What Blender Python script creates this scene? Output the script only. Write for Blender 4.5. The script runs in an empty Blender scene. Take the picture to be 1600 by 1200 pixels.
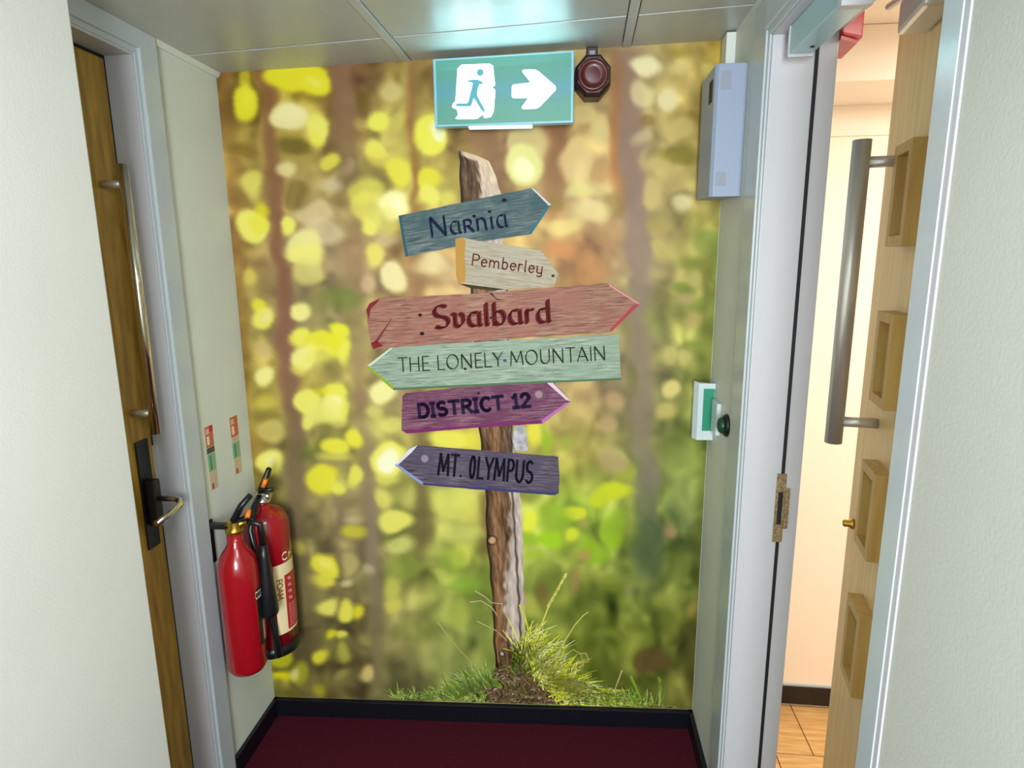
import bpy, bmesh, math, random
import numpy as np
from mathutils import Vector, Matrix

random.seed(7)
rng = np.random.default_rng(7)
scene = bpy.context.scene
COL = scene.collection

# ------------------------------------------------------------------ camera
CX, CY, CZ = 1.02259, -1.75013, 1.50862
YAW, PITCH, ROLL, FPX = -0.113921, 0.196102, -0.0082572, 963.926
cam_d = bpy.data.cameras.new('camera')
cam = bpy.data.objects.new('camera', cam_d)
COL.objects.link(cam)
fw = Vector((math.sin(YAW) * math.cos(PITCH), math.cos(YAW) * math.cos(PITCH), -math.sin(PITCH)))
rt = Vector((math.cos(YAW), -math.sin(YAW), 0))
up = rt.cross(fw)
r2 = rt * math.cos(ROLL) + up * math.sin(ROLL)
u2 = -rt * math.sin(ROLL) + up * math.cos(ROLL)
M = Matrix((r2, u2, -fw)).transposed().to_4x4()
M.translation = Vector((CX, CY, CZ))
cam.matrix_world = M
cam_d.sensor_fit = 'HORIZONTAL'
cam_d.sensor_width = 36.0
cam_d.lens = 36.0 * FPX / 1600.0
cam_d.clip_start = 0.02
scene.camera = cam

# ------------------------------------------------------------------ world, light, exposure
scene.view_settings.view_transform = 'Standard'
scene.view_settings.look = 'None'
scene.view_settings.exposure = 0.35
scene.view_settings.gamma = 1.0
scene.view_settings.use_curve_mapping = False
world = bpy.data.worlds.new('world')
scene.world = world
world.use_nodes = True
world.node_tree.nodes['Background'].inputs[0].default_value = (0.9, 0.97, 1.0, 1)
world.node_tree.nodes['Background'].inputs[1].default_value = 0.9


def area(name, loc, rot, sx, sy, power, color):
    d = bpy.data.lights.new(name, 'AREA')
    d.shape = 'RECTANGLE'
    d.size = sx
    d.size_y = sy
    d.energy = power
    d.color = color
    o = bpy.data.objects.new(name, d)
    o.location = loc
    o.rotation_euler = rot
    COL.objects.link(o)
    return o


area('corridor_overhead_fill', (1.0, -1.5, 2.0), (0, math.radians(30), 0), 0.4, 0.5, 6.0, (0.99, 0.99, 0.97))  # added fill out of view, tilted left to brighten the left alcove wall
area('corridor_front_fill', (1.1, -3.0, 1.45), (math.radians(84), 0, math.radians(15)), 0.5, 1.0, 58, (0.93, 0.98, 1.0))  # added unseen fill behind the camera, lights the end wall from the front
area('side_room_lamp', (2.25, -0.75, 2.05), (0, 0, 0), 0.8, 0.8, 20, (1.0, 0.965, 0.94))

# ------------------------------------------------------------------ geometry frames of the place
W = 1.4
YB = 0.08121
SL, SR = -0.020959, -0.010829
H = 2.07879
HL = 2.02890


def nrm(v):
    return Vector(v).normalized()


class Frame:
    def __init__(s, o, a, n):
        s.o, s.a, s.n = Vector(o), nrm(a), nrm(n)

    def __call__(s, a, z, d=0.0):
        return s.o + s.a * a + s.n * d + Vector((0, 0, z))


L = Frame((0, 0, 0), (-SL, -1, 0), (1, -SL, 0))        # left wall: distance from the back corner, height, into the room
R = Frame((W, YB, 0), (-SR, -1, 0), (-1, SR, 0))
B = Frame((0, 0, 0), (W, YB, 0), (YB, -W, 0))
BW = math.hypot(W, YB)
RM = Frame((1.4, 0.215, 0), (1, 0, 0), (0, -1, 0))     # far wall of the side room
TH = math.radians(10)
LF = Frame((1.53, -0.95, 0), (math.sin(TH), math.cos(TH), 0), (-math.cos(TH), math.sin(TH), 0))  # open door leaf


def cz(x):
    return HL + (H - HL) * x / W


# ------------------------------------------------------------------ materials
def lin(c):
    c = np.asarray(c, float) / 255.0
    return np.where(c <= 0.04045, c / 12.92, ((c + 0.055) / 1.055) ** 2.4)


def rgba(c):
    l = lin(c)
    return (float(l[0]), float(l[1]), float(l[2]), 1.0)


def mat(name, c, rough=0.6, metal=0.0, noise=0.0, nscale=20, bump=0.0, bscale=300, spec=0.5, emit=0, coat=0, c2=None, stretch=None, emitc=None):
    m = bpy.data.materials.new(name)
    m.use_nodes = True
    nt = m.node_tree
    p = nt.nodes['Principled BSDF']
    p.inputs['Base Color'].default_value = rgba(c)
    p.inputs['Roughness'].default_value = rough
    p.inputs['Metallic'].default_value = metal
    p.inputs['Specular IOR Level'].default_value = spec
    p.inputs['Coat Weight'].default_value = coat
    p.inputs['Coat Roughness'].default_value = 0.08
    if emit:
        p.inputs['Emission Color'].default_value = rgba(emitc or c)
        p.inputs['Emission Strength'].default_value = emit
    tc = nt.nodes.new('ShaderNodeTexCoord')
    if noise or c2 is not None:
        n = nt.nodes.new('ShaderNodeTexNoise')
        n.inputs['Scale'].default_value = nscale
        n.inputs['Detail'].default_value = 5
        if stretch:
            mp = nt.nodes.new('ShaderNodeMapping')
            mp.inputs['Scale'].default_value = stretch
            nt.links.new(tc.outputs['Object'], mp.inputs['Vector'])
            nt.links.new(mp.outputs['Vector'], n.inputs['Vector'])
        else:
            nt.links.new(tc.outputs['Object'], n.inputs['Vector'])
        r = nt.nodes.new('ShaderNodeValToRGB')
        r.color_ramp.elements[0].position = 0.35
        r.color_ramp.elements[1].position = 0.65
        k = 1 - noise
        r.color_ramp.elements[0].color = rgba(c2) if c2 is not None else rgba([v * k for v in c])
        r.color_ramp.elements[1].color = rgba(c)
        nt.links.new(n.outputs['Fac'], r.inputs['Fac'])
        nt.links.new(r.outputs['Color'], p.inputs['Base Color'])
    if bump:
        n2 = nt.nodes.new('ShaderNodeTexNoise')
        n2.inputs['Scale'].default_value = bscale
        n2.inputs['Detail'].default_value = 3
        nt.links.new(tc.outputs['Object'], n2.inputs['Vector'])
        b = nt.nodes.new('ShaderNodeBump')
        b.inputs['Strength'].default_value = bump
        b.inputs['Distance'].default_value = 0.002
        nt.links.new(n2.outputs['Fac'], b.inputs['Height'])
        nt.links.new(b.outputs['Normal'], p.inputs['Normal'])
    return m


MT = {}
MT['wall'] = mat('wall_paint', (206, 213, 206), 0.55, noise=0.02, nscale=6, bump=0.15, bscale=220)
MT['wallw'] = mat('white_wall_paint', (204, 206, 200), 0.6, noise=0.015, nscale=4, bump=0.15, bscale=220)
MT['wallr'] = mat('grey_white_wall_paint', (186, 190, 184), 0.6, noise=0.015, nscale=4, bump=0.15, bscale=220)
MT['gloss'] = mat('white_gloss_paint', (176, 186, 192), 0.2, bump=0.35, bscale=14)
MT['jamb'] = mat('jamb_paint', (182, 184, 190), 0.35, bump=0.2, bscale=30)
MT['ceil'] = mat('ceiling_tile_face', (176, 180, 176), 0.34, noise=0.02, nscale=30, spec=0.6)
MT['tbar'] = mat('ceiling_bar_metal', (180, 185, 185), 0.3)
MT['seam'] = mat('ceiling_seam_shadow_gap', (120, 118, 106), 0.7)
MT['carpet'] = mat('maroon_carpet', (82, 22, 38), 0.95, noise=0.25, nscale=260, bump=0.8, bscale=500, spec=0.1, c2=(58, 16, 24))
MT['skirt'] = mat('black_skirting', (10, 12, 22), 0.35)
MT['black'] = mat('black_plastic', (16, 18, 24), 0.35)
MT['rubber'] = mat('black_rubber', (8, 8, 10), 0.7)
MT['steel'] = mat('brushed_steel', (206, 202, 196), 0.36, 0.6, bump=0.1, bscale=400)
MT['chrome'] = mat('polished_steel', (225, 222, 215), 0.15, 1.0)
MT['brass'] = mat('brass', (200, 165, 70), 0.3, 1.0)
MT['bronze'] = mat('worn_bronze_plate', (176, 156, 118), 0.45, 0.6, noise=0.3, nscale=150)
MT['veneer'] = mat('golden_veneer', (176, 138, 44), 0.35, c2=(138, 102, 30), nscale=9, stretch=(6, 6, 0.8))
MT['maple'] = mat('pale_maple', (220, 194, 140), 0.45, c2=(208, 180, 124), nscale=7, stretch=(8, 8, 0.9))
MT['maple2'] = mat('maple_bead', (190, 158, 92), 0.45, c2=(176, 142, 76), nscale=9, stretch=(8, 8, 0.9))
MT['cream'] = mat('cream_wall_paint', (252, 240, 222), 0.7)
MT['wood'] = mat('light_wood_floor', (222, 180, 118), 0.3, c2=(196, 150, 88), nscale=8, stretch=(1.2, 9, 1))
MT['woodjoint'] = mat('floor_joint', (150, 105, 60), 0.6)
MT['red'] = mat('red_enamel', (150, 12, 26), 0.22, coat=0.6)
MT['redplast'] = mat('red_plastic', (165, 10, 26), 0.35)
MT['darkred'] = mat('dark_red_lens', (76, 10, 12), 0.4, coat=0.15)
MT['maroonblk'] = mat('blackish_red_plastic', (44, 12, 20), 0.4)
MT['white'] = mat('white_print', (235, 232, 222), 0.5)
MT['labelcream'] = mat('cream_label', (225, 208, 165), 0.5)
MT['labelred'] = mat('red_label', (170, 32, 40), 0.5)
MT['brown'] = mat('brown_print', (150, 90, 30), 0.5)
MT['pinkprint'] = mat('pink_print', (215, 130, 135), 0.5)
MT['orange'] = mat('orange_plastic', (235, 120, 20), 0.4)
MT['boxgrey'] = mat('blue_grey_plastic', (142, 155, 178), 0.45)
MT['grille'] = mat('grey_grille', (140, 146, 160), 0.6)
MT['green'] = mat('green_plastic', (12, 130, 96), 0.35)
MT['clear'] = mat('frosted_cover', (190, 205, 208), 0.25)
MT['alu'] = mat('aluminium_cyan_reflection', (168, 205, 215), 0.3, 0.35)  # silver metal, the exit sign's cyan reflection put into its base colour
MT['stickred'] = mat('sticker_red', (188, 96, 70), 0.5)
MT['stickcrim'] = mat('sticker_crimson', (190, 10, 70), 0.5)
MT['stickgreen'] = mat('sticker_green', (130, 165, 130), 0.5)
MT['stickbeige'] = mat('sticker_beige', (196, 174, 146), 0.5)
MT['stickdark'] = mat('sticker_dark', (74, 72, 62), 0.5)
MT['stickpale'] = mat('sticker_pale', (225, 205, 180), 0.5)
MT['signgreen'] = None
MT['signwhite'] = mat('lit_white_symbol', (255, 255, 255), 0.5, emit=1.5)
MT['signman'] = mat('lit_teal_figure', (70, 150, 165), 0.5, emit=0.12)
MT['signcase'] = mat('sign_case', (120, 175, 190), 0.3, emit=0.12)
MT['signstrip'] = mat('lit_lower_edge', (215, 235, 245), 0.4, emit=0.8)


def sign_face():
    m = bpy.data.materials.new('lit_green_panel')
    m.use_nodes = True
    nt = m.node_tree
    p = nt.nodes['Principled BSDF']
    uv = nt.nodes.new('ShaderNodeUVMap')
    sp = nt.nodes.new('ShaderNodeSeparateXYZ')
    r = nt.nodes.new('ShaderNodeValToRGB')
    e = r.color_ramp.elements
    e[0].position = 0.0
    e[0].color = rgba((98, 196, 160))
    e[1].position = 1.0
    e[1].color = rgba((98, 196, 166))
    for pos, c in ((0.3, (98, 196, 178)), (0.5, (96, 192, 220)), (0.7, (98, 196, 178))):
        x = e.new(pos)
        x.color = rgba(c)
    nt.links.new(uv.outputs['UV'], sp.inputs[0])
    nt.links.new(sp.outputs['Y'], r.inputs['Fac'])
    p.inputs['Base Color'].default_value = rgba((40, 80, 74))
    nt.links.new(r.outputs['Color'], p.inputs['Emission Color'])
    p.inputs['Emission Strength'].default_value = 0.36
    p.inputs['Roughness'].default_value = 0.4
    return m


MT['signgreen'] = sign_face()


# ------------------------------------------------------------------ mesh helpers
class MB:
    """collects shapes, links them as one mesh object"""

    def __init__(s):
        s.bm = bmesh.new()
        s.uv = s.bm.loops.layers.uv.new('UVMap')

    def poly(s, pts, uvs=None, mi=0, smooth=False):
        vs = [s.bm.verts.new(p) for p in pts]
        f = s.bm.faces.new(vs)
        f.material_index = mi
        f.smooth = smooth
        if uvs:
            for l, u in zip(f.loops, uvs):
                l[s.uv].uv = u
        return f

    def prism(s, pts0, pts1, mi=0, smooth=False, bevel=0.0):
        a = [s.bm.verts.new(p) for p in pts0]
        b = [s.bm.verts.new(p) for p in pts1]
        n = len(a)
        fs = [s.bm.faces.new(a), s.bm.faces.new(b[::-1])]
        for i in range(n):
            f = s.bm.faces.new((a[i], b[i], b[(i + 1) % n], a[(i + 1) % n]))
            f.smooth = smooth
            fs.append(f)
        for f in fs:
            f.material_index = mi
        if bevel:
            es = list({e for f in fs for e in f.edges})
            bmesh.ops.bevel(s.bm, geom=es, offset=bevel, segments=2, affect='EDGES', profile=0.6)
        return s

    def box(s, F, a0, a1, z0, z1, d0, d1, mi=0, bevel=0.0, zf=None):
        zf0 = zf or (lambda p: 0)
        def P(a, z, d, top):
            p = F(a, z, d)
            return p
        p0 = [F(a0, z0, d0), F(a1, z0, d0), F(a1, z0, d1), F(a0, z0, d1)]
        p1 = [F(a0, z1, d0), F(a1, z1, d0), F(a1, z1, d1), F(a0, z1, d1)]
        return s.prism(p0, p1, mi, bevel=bevel)

    def tube(s, pts, r, mi=0, seg=12, cap=True):
        pts = [Vector(p) for p in pts]
        rs = r if isinstance(r, (list, tuple)) else [r] * len(pts)
        rings = []
        ref = None
        for i, p in enumerate(pts):
            t = (pts[min(i + 1, len(pts) - 1)] - pts[max(i - 1, 0)]).normalized()
            if ref is None:
                ref = Vector((0, 0, 1)) if abs(t.z) < 0.9 else Vector((1, 0, 0))
            u = t.cross(ref).normalized()
            v = t.cross(u).normalized()
            ref = -v if False else ref
            rings.append([s.bm.verts.new(p + (u * math.cos(k * 2 * math.pi / seg) + v * math.sin(k * 2 * math.pi / seg)) * rs[i]) for k in range(seg)])
        for a, b in zip(rings, rings[1:]):
            for k in range(seg):
                f = s.bm.faces.new((a[k], a[(k + 1) % seg], b[(k + 1) % seg], b[k]))
                f.smooth = True
                f.material_index = mi
        if cap:
            for rg in (rings[0][::-1], rings[-1]):
                f = s.bm.faces.new(rg)
                f.material_index = mi
        return s

    def lathe(s, c, prof, mi=0, seg=32, z=(0, 0, 1), cap=True):
        """prof = [(radius, height)] around an axis z through c"""
        c = Vector(c)
        z = nrm(z)
        x = z.cross(Vector((0.3, 0.9, 0.1))).normalized()
        y = z.cross(x)
        rings = []
        for r, h in prof:
            rings.append([s.bm.verts.new(c + z * h + (x * math.cos(k * 2 * math.pi / seg) + y * math.sin(k * 2 * math.pi / seg)) * max(r, 1e-4)) for k in range(seg)])
        for a, b in zip(rings, rings[1:]):
            for k in range(seg):
                f = s.bm.faces.new((a[k], a[(k + 1) % seg], b[(k + 1) % seg], b[k]))
                f.smooth = True
                f.material_index = mi
        if cap:
            for rg in (rings[0][::-1], rings[-1]):
                f = s.bm.faces.new(rg)
                f.material_index = mi
        return s

    def build(s, name, mats, parent=None, kind=None, label=None, cat=None, group=None, recalc=True):
        if recalc:
            bmesh.ops.recalc_face_normals(s.bm, faces=s.bm.faces[:])
        me = bpy.data.meshes.new(name)
        s.bm.to_mesh(me)
        s.bm.free()
        for m in (mats if isinstance(mats, (list, tuple)) else [mats]):
            me.materials.append(MT[m] if isinstance(m, str) else m)
        o = bpy.data.objects.new(name, me)
        COL.objects.link(o)
        if parent is not None:
            o.parent = parent
            bpy_parent_fix(o, parent)
        return tag(o, label, cat, group, kind)


def bpy_parent_fix(o, parent):
    o.matrix_parent_inverse = world_mat(parent).inverted()


def world_mat(o):
    m = Matrix.Translation(o.location)
    if o.parent:
        m = world_mat(o.parent) @ o.matrix_parent_inverse @ m
    return m


def tag(o, label=None, cat=None, group=None, kind=None):
    if label: o['label'] = label
    if cat: o['category'] = cat
    if group: o['group'] = group
    if kind: o['kind'] = kind
    return o


def thing(name, loc, label, cat, kind=None, group=None):
    o = bpy.data.objects.new(name, None)
    o.empty_display_size = 0.05
    o.location = loc
    COL.objects.link(o)
    return tag(o, label, cat, group, kind)


ST = 'structure'

# ------------------------------------------------------------------ room shell
m = MB()
m.prism([(-0.3, -3.6, -0.05), (W + 0.12, -3.6, -0.05), (W + 0.12, 0.25, -0.05), (-0.3, 0.25, -0.05)],
        [(-0.3, -3.6, 0), (W + 0.12, -3.6, 0), (W + 0.12, 0.25, 0), (-0.3, 0.25, 0)])
m.build('floor', 'carpet', kind=ST, label='dark maroon carpet floor of the corridor end', cat='floor')

m = MB()
m.box(B, -0.12, BW + 0.13, 0, 2.2, -0.10, -0.0005)
m.build('wall_back', 'wall', kind=ST, label='end wall carrying the forest mural', cat='wall')

m = MB()
m.box(L, -0.005, 0.34, 0, 2.2, -0.12, 0)
m.box(L, 0.34, 0.80, 2.0, 2.2, -0.12, 0)
m.build('wall_left', 'wall', kind=ST, label='pale left wall between mural and wood door, extinguishers on it', cat='wall')

m = MB()
m.prism([(-0.12, -3.55, 0), (0.15, -3.55, 0), (0.15, -0.690, 0), (-0.12, -0.690, 0)],
        [(-0.12, -3.55, 2.2), (0.15, -3.55, 2.2), (0.15, -0.690, 2.2), (-0.12, -0.690, 2.2)], bevel=0.003)
m.build('wall_front_left', 'wallw', kind=ST, label='large plain white wall at the left edge, nearest the viewer', cat='wall')

m = MB()
m.box(R, -0.005, 0.345, 0, 2.2, -0.12, 0)
m.box(R, 0.345, 1.09, 1.975, 2.2, -0.12, 0)
m.build('wall_right', 'wall', kind=ST, label='narrow pale right wall between mural and open door', cat='wall')

m = MB()
m.box(R, 1.09, 3.6, 0, 2.2, -0.12, 0)
m.build('wall_front_right', 'wallr', kind=ST, label='large plain white wall at the right edge, nearest the viewer', cat='wall')

# ceiling of separate tiles in a metal grid
m = MB()
def ceil_slab(m, x0, x1, y0, y1, t0, t1, bevel=0.0):
    m.prism([(x0, y0, cz(x0) + t0), (x1, y0, cz(x1) + t0), (x1, y1, cz(x1) + t0), (x0, y1, cz(x0) + t0)],
            [(x0, y0, cz(x0) + t1), (x1, y0, cz(x1) + t1), (x1, y1, cz(x1) + t1), (x0, y1, cz(x0) + t1)], bevel=bevel)
ceil_slab(m, -0.12, W + 0.12, -3.55, 0.2, 0.02, 0.09)
ceiling = m.build('ceiling', 'ceil', kind=ST, label='low suspended ceiling of pale grey tiles', cat='ceiling')
xs = [-0.06, 0.538, 1.130, W + 0.06]
ys = [0.16, -0.150, -0.750, -1.350, -1.950, -2.550, -3.15]
for i in range(3):
    for j in range(len(ys) - 1):
        m = MB()
        x0 = xs[i] + (0.0135 if i else 0)
        x1 = xs[i + 1] - (0.0135 if i < 2 else 0)
        ceil_slab(m, x0, x1, ys[j + 1] + 0.004, ys[j] - 0.004, 0.0, 0.016, 0.0015)
        m.build('ceiling_tile', 'ceil', ceiling)
for x in xs[1:3]:
    m = MB()
    ceil_slab(m, x - 0.011, x + 0.011, -3.5, 0.15, -0.003, 0.012, 0.001)
    m.build('ceiling_bar', 'tbar', ceiling)
for y in ys[1:-1]:
    for i in range(3):
        m = MB()
        ceil_slab(m, xs[i] + (0.012 if i else 0), xs[i + 1] - (0.012 if i < 2 else 0), y - 0.0025, y + 0.0025, 0.004, 0.014)
        m.build('ceiling_seam', 'seam', ceiling)
# small L shaped edge trim along the left wall
m = MB()
for a, b in ((0.0, 0.27),):
    m.prism([L(a, cz(0) - 0.012, 0), L(b, cz(0) - 0.012, 0), L(b, cz(0) - 0.012, 0.006), L(a, cz(0) - 0.012, 0.006)],
            [L(a, cz(0) + 0.01, 0), L(b, cz(0) + 0.01, 0), L(b, cz(0) + 0.01, 0.018), L(a, cz(0) + 0.01, 0.018)])
m.build('trim_1', 'wall', kind=ST, label='thin edge trim between left wall and ceiling', cat='trim')

# baseboards
SK = 0.062
m = MB(); m.box(B, 0.0, BW, 0, SK, 0.0005, 0.016, bevel=0.002)
m.build('baseboard_back', 'skirt', kind=ST, label='black skirting under the mural', cat='baseboard')
m = MB(); m.box(L, 0.0, 0.268, 0, SK, 0.0, 0.014, bevel=0.002)
m.build('baseboard_left', 'skirt', kind=ST, label='black skirting along the left wall below the extinguishers', cat='baseboard')
m = MB(); m.box(R, 0.0, 0.285, 0, SK, 0.0, 0.014, bevel=0.002)
m.build('baseboard_right', 'skirt', kind=ST, label='black skirting along the narrow right wall', cat='baseboard')

# ------------------------------------------------------------------ left door: architrave, lining, leaf and furniture
tr = thing('trim_2', L(0.31, 0), 'white painted frame around the golden wood door on the left', 'door frame', ST)
m = MB(); m.box(L, 0.276, 0.340, 0, 2.03, 0.0, 0.014, bevel=0.003); m.box(L, 0.336, 0.350, 0, 2.0, 0.0, 0.007, bevel=0.002)
m.build('architrave', 'gloss', tr)
m = MB(); m.box(L, 0.336, 0.80, 1.988, 2.03, 0.0, 0.014, bevel=0.003); m.box(L, 0.346, 0.80, 1.976, 1.99, 0.0, 0.007, bevel=0.002)
m.build('architrave_head', 'gloss', tr)
m = MB(); m.box(L, 0.34, 0.356, 0, 1.975, -0.11, 0.004, bevel=0.001)
m.build('jamb', 'jamb', tr)
m = MB(); m.box(L, 0.34, 0.80, 1.970, 1.985, -0.11, 0.004, bevel=0.001)
m.build('head_lining', 'jamb', tr)

dl = thing('door_1', L(0.36, 0, -0.08), 'golden wood door on the left with long steel pull bar and lever lock', 'door', ST)
m = MB(); m.box(L, 0.362, 1.02, 0.008, 1.962, -0.10, -0.060, bevel=0.0015)
m.build('door_leaf', 'veneer', dl)
m = MB(); m.box(L, 0.3562, 0.3635, 0.0, 1.966, -0.10, -0.0615); m.box(L, 0.3562, 1.02, 1.9615, 1.9695, -0.10, -0.0615)
m.build('leaf_gap_shade', 'rubber', dl)  # black strips painting the shade in the gap between leaf and frame
m = MB()
m.tube([L(0.418, 1.727, -0.005), L(0.418, 1.108, -0.005)], 0.0115, seg=20)
bar = m.build('pull_bar', 'chrome', dl)
for z in (1.685, 1.158):
    m = MB(); m.tube([L(0.418, z, -0.0605), L(0.418, z, -0.010)], 0.0085, seg=14)
    m.build('bar_bracket', 'steel', bar)
m = MB(); m.box(L, 0.381, 0.425, 0.805, 1.085, -0.0602, -0.0555, bevel=0.001)
lp = m.build('lock_plate', 'black', dl)
m = MB(); m.box(L, 0.388, 0.418, 0.865, 0.985, -0.0555, -0.030, bevel=0.008)
m.build('lock_case', 'black', lp)
m = MB()
m.tube([L(0.402, 0.935, -0.03), L(0.402, 0.935, 0.012), L(0.406, 0.933, 0.028), L(0.420, 0.928, 0.036), L(0.445, 0.922, 0.036), L(0.505, 0.915, 0.030)],
       [0.007, 0.007, 0.0075, 0.0075, 0.007, 0.0065], seg=14)
m.build('lever_handle', 'chrome', dl)
m = MB(); m.box(L, 0.3565, 0.366, 0.845, 1.06, -0.0600, -0.0570, bevel=0.0005)
m.build('lock_edge_plate', 'steel', dl)

# ------------------------------------------------------------------ right doorway
tr = thing('trim_3', R(0.35, 0), 'white painted door frame at the open doorway on the right', 'door frame', ST)
m = MB(); m.box(R, 0.288, 0.382, 0, 2.05, 0, 0.010, bevel=0.003); m.box(R, 0.378, 0.396, 0, 1.975, 0, 0.006, bevel=0.002)
m.build('architrave', 'gloss', tr)
m = MB(); m.box(R, 0.378, 1.06, 1.975, 2.05, 0, 0.014, bevel=0.003); m.box(R, 0.392, 1.06, 1.962, 1.978, 0, 0.008, bevel=0.002)
m.build('architrave_head', 'gloss', tr)
m = MB(); m.box(R, 1.046, 1.084, 0, 2.05, 0, 0.0035, bevel=0.001)
m.build('architrave_near', 'gloss', tr)
m = MB(); m.box(R, 0.345, 0.405, 0, 1.97, -0.128, 0.002, bevel=0.0015)
jb = m.build('jamb', 'jamb', tr)
m = MB(); m.box(R, 0.4046, 0.4066, 0, 1.95, -0.0905, -0.083)
m.build('black_seal', 'rubber', jb, label='black intumescent strip')
m = MB(); m.box(R, 0.405, 0.4075, 0.85, 1.02, -0.096, -0.074, bevel=0.0008); m.box(R, 0.405, 0.411, 0.885, 0.985, -0.105, -0.0955, bevel=0.002)
sp = m.build('strike_plate', 'bronze', jb, label='worn bronze strike plate')
m = MB(); m.box(R, 0.4072, 0.4082, 0.895, 0.975, -0.090, -0.080)
m.build('latch_slot', 'rubber', jb)
m = MB(); m.box(R, 1.043, 1.095, 0, 1.97, -0.128, 0.002, bevel=0.0015)
m.build('jamb', 'jamb', tr)
m = MB(); m.box(R, 0.345, 1.09, 1.958, 1.98, -0.128, 0.002, bevel=0.0015)
m.build('head_lining', 'jamb', tr)

t = thing('door_magnet', R(0.57, 1.905, -0.04), 'pale metal door magnet housing with painted cyan sign reflection, under the right door head', 'door magnet')
m = MB(); m.box(R, 0.458, 0.690, 1.905, 1.957, -0.060, -0.016, bevel=0.002)
m.build('housing', 'alu', t)
m = MB(); m.box(R, 0.450, 0.4575, 1.900, 1.957, -0.062, -0.014, bevel=0.001)
m.build('end_cap', 'jamb', t)
m = MB(); m.box(R, 0.6905, 0.71, 1.900, 1.957, -0.062, -0.014, bevel=0.001)
m.build('end_cap', 'jamb', t)
m = MB(); m.lathe(R(0.50, 1.9035, -0.045), [(0.004, 0), (0.004, 0.003)], seg=12)
m.build('indicator_screw', 'rubber', t)

# open leaf
LW = 0.615
dr = thing('door_2', LF(0, 0), 'pale maple door standing ajar on the right with four raised vision frames', 'door', ST)
wins = [(1.530, 1.705), (1.240, 1.412), (0.946, 1.118), (0.655, 0.828)]
wa0, wa1 = 0.366, 0.432
m = MB()
edges = [0.006]
for z0, z1 in sorted(wins):
    m.box(LF, wa0, wa1, edges[-1], z0 + 0.012, -0.044, 0)
    edges.append(z1 - 0.012)
m.box(LF, wa0, wa1, edges[-1], 1.945, -0.044, 0)
m.box(LF, 0.0, wa0, 0.006, 1.945, -0.044, 0)
m.box(LF, wa1, LW, 0.006, 1.945, -0.044, 0)
m.build('door_leaf', 'maple', dr)
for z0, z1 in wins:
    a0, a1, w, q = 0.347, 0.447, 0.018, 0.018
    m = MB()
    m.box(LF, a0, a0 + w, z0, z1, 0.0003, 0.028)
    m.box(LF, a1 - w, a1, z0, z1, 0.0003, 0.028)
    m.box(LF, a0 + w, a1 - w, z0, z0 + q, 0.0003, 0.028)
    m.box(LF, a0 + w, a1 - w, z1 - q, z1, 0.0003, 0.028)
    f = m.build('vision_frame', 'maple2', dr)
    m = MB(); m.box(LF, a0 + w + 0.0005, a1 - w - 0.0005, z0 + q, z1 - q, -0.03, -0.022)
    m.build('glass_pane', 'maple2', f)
m = MB(); m.tube([LF(0.475, 1.725, 0.077), LF(0.475, 1.140, 0.077)], 0.0165, seg=24)
bar = m.build('pull_bar', 'steel', dr)
for z in (1.685, 1.185):
    m = MB(); m.tube([LF(0.475, z, 0.0005), LF(0.475, z, 0.065)], 0.0105, seg=16)
    m.build('bar_bracket', 'steel', bar)
m = MB(); m.lathe(LF(LW - 0.045, 0.93, 0.0005), [(0.012, 0), (0.012, 0.006), (0.008, 0.008), (0.008, 0.02), (0.004, 0.022)], z=LF.n, seg=16)
m.build('lock_cylinder', 'brass', dr)
m = MB(); m.box(LF, LW + 0.0004, LW + 0.0016, 0.87, 0.98, -0.034, -0.012)
m.build('latch_plate', 'brass', dr)
m = MB(); m.box(LF, 0.29, 0.43, 1.885, 1.940, 0.0005, 0.05, bevel=0.008)
m.build('door_closer', 'steel', dr, label='grey metal door closer at the top')
m = MB(); m.tube([LF(0.36, 1.946, 0.03), LF(0.50, 1.956, 0.05)], 0.006, seg=8)
m.build('closer_arm', 'steel', dr)

# ------------------------------------------------------------------ side room seen through the doorway
fl = thing('floor_side_room', (2.0, -0.5, 0.0), 'light wood block floor in the room beyond the open door', 'floor', ST)
m = MB(); m.prism([(1.52, -1.7, -0.05), (3.2, -1.7, -0.05), (3.2, 0.3, -0.05), (1.52, 0.3, -0.05)],
                  [(1.52, -1.7, -0.0005), (3.2, -1.7, -0.0005), (3.2, 0.3, -0.0005), (1.52, 0.3, -0.0005)])
m.build('joint_bed', 'woodjoint', fl)
ty = [0.215, -0.012, -0.24, -0.47, -0.70, -0.93, -1.16]
for j in range(len(ty) - 1):
    off = 0.0 if j % 2 == 0 else 0.115
    x = 1.525 - (0.23 - off) if off else 1.525
    while x < 3.1:
        x0, x1 = max(x, 1.525), x + 0.226
        if x1 > x0 + 0.02:
            m = MB()
            m.prism([(x0, ty[j + 1] + 0.002, -0.0004), (x1, ty[j + 1] + 0.002, -0.0004), (x1, ty[j] - 0.002, -0.0004), (x0, ty[j] - 0.002, -0.0004)],
                    [(x0, ty[j + 1] + 0.002, 0.003), (x1, ty[j + 1] + 0.002, 0.003), (x1, ty[j] - 0.002, 0.003), (x0, ty[j] - 0.002, 0.003)])
            m.build('floor_tile', 'wood', fl)
        x += 0.23
m = MB(); m.box(RM, 0.122, 1.8, 0, 2.2, -0.08, 0)
m.build('wall_side_room_far', 'cream', kind=ST, label='warm cream far wall of the room beyond the open door', cat='wall')
m = MB(); m.box(RM, 0.135, 1.8, 1.852, 1.868, 0.0, 0.006, bevel=0.001)
m.build('trim_4', 'cream', kind=ST, label='thin cream rail high on the far wall beyond the open door', cat='trim')
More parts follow.
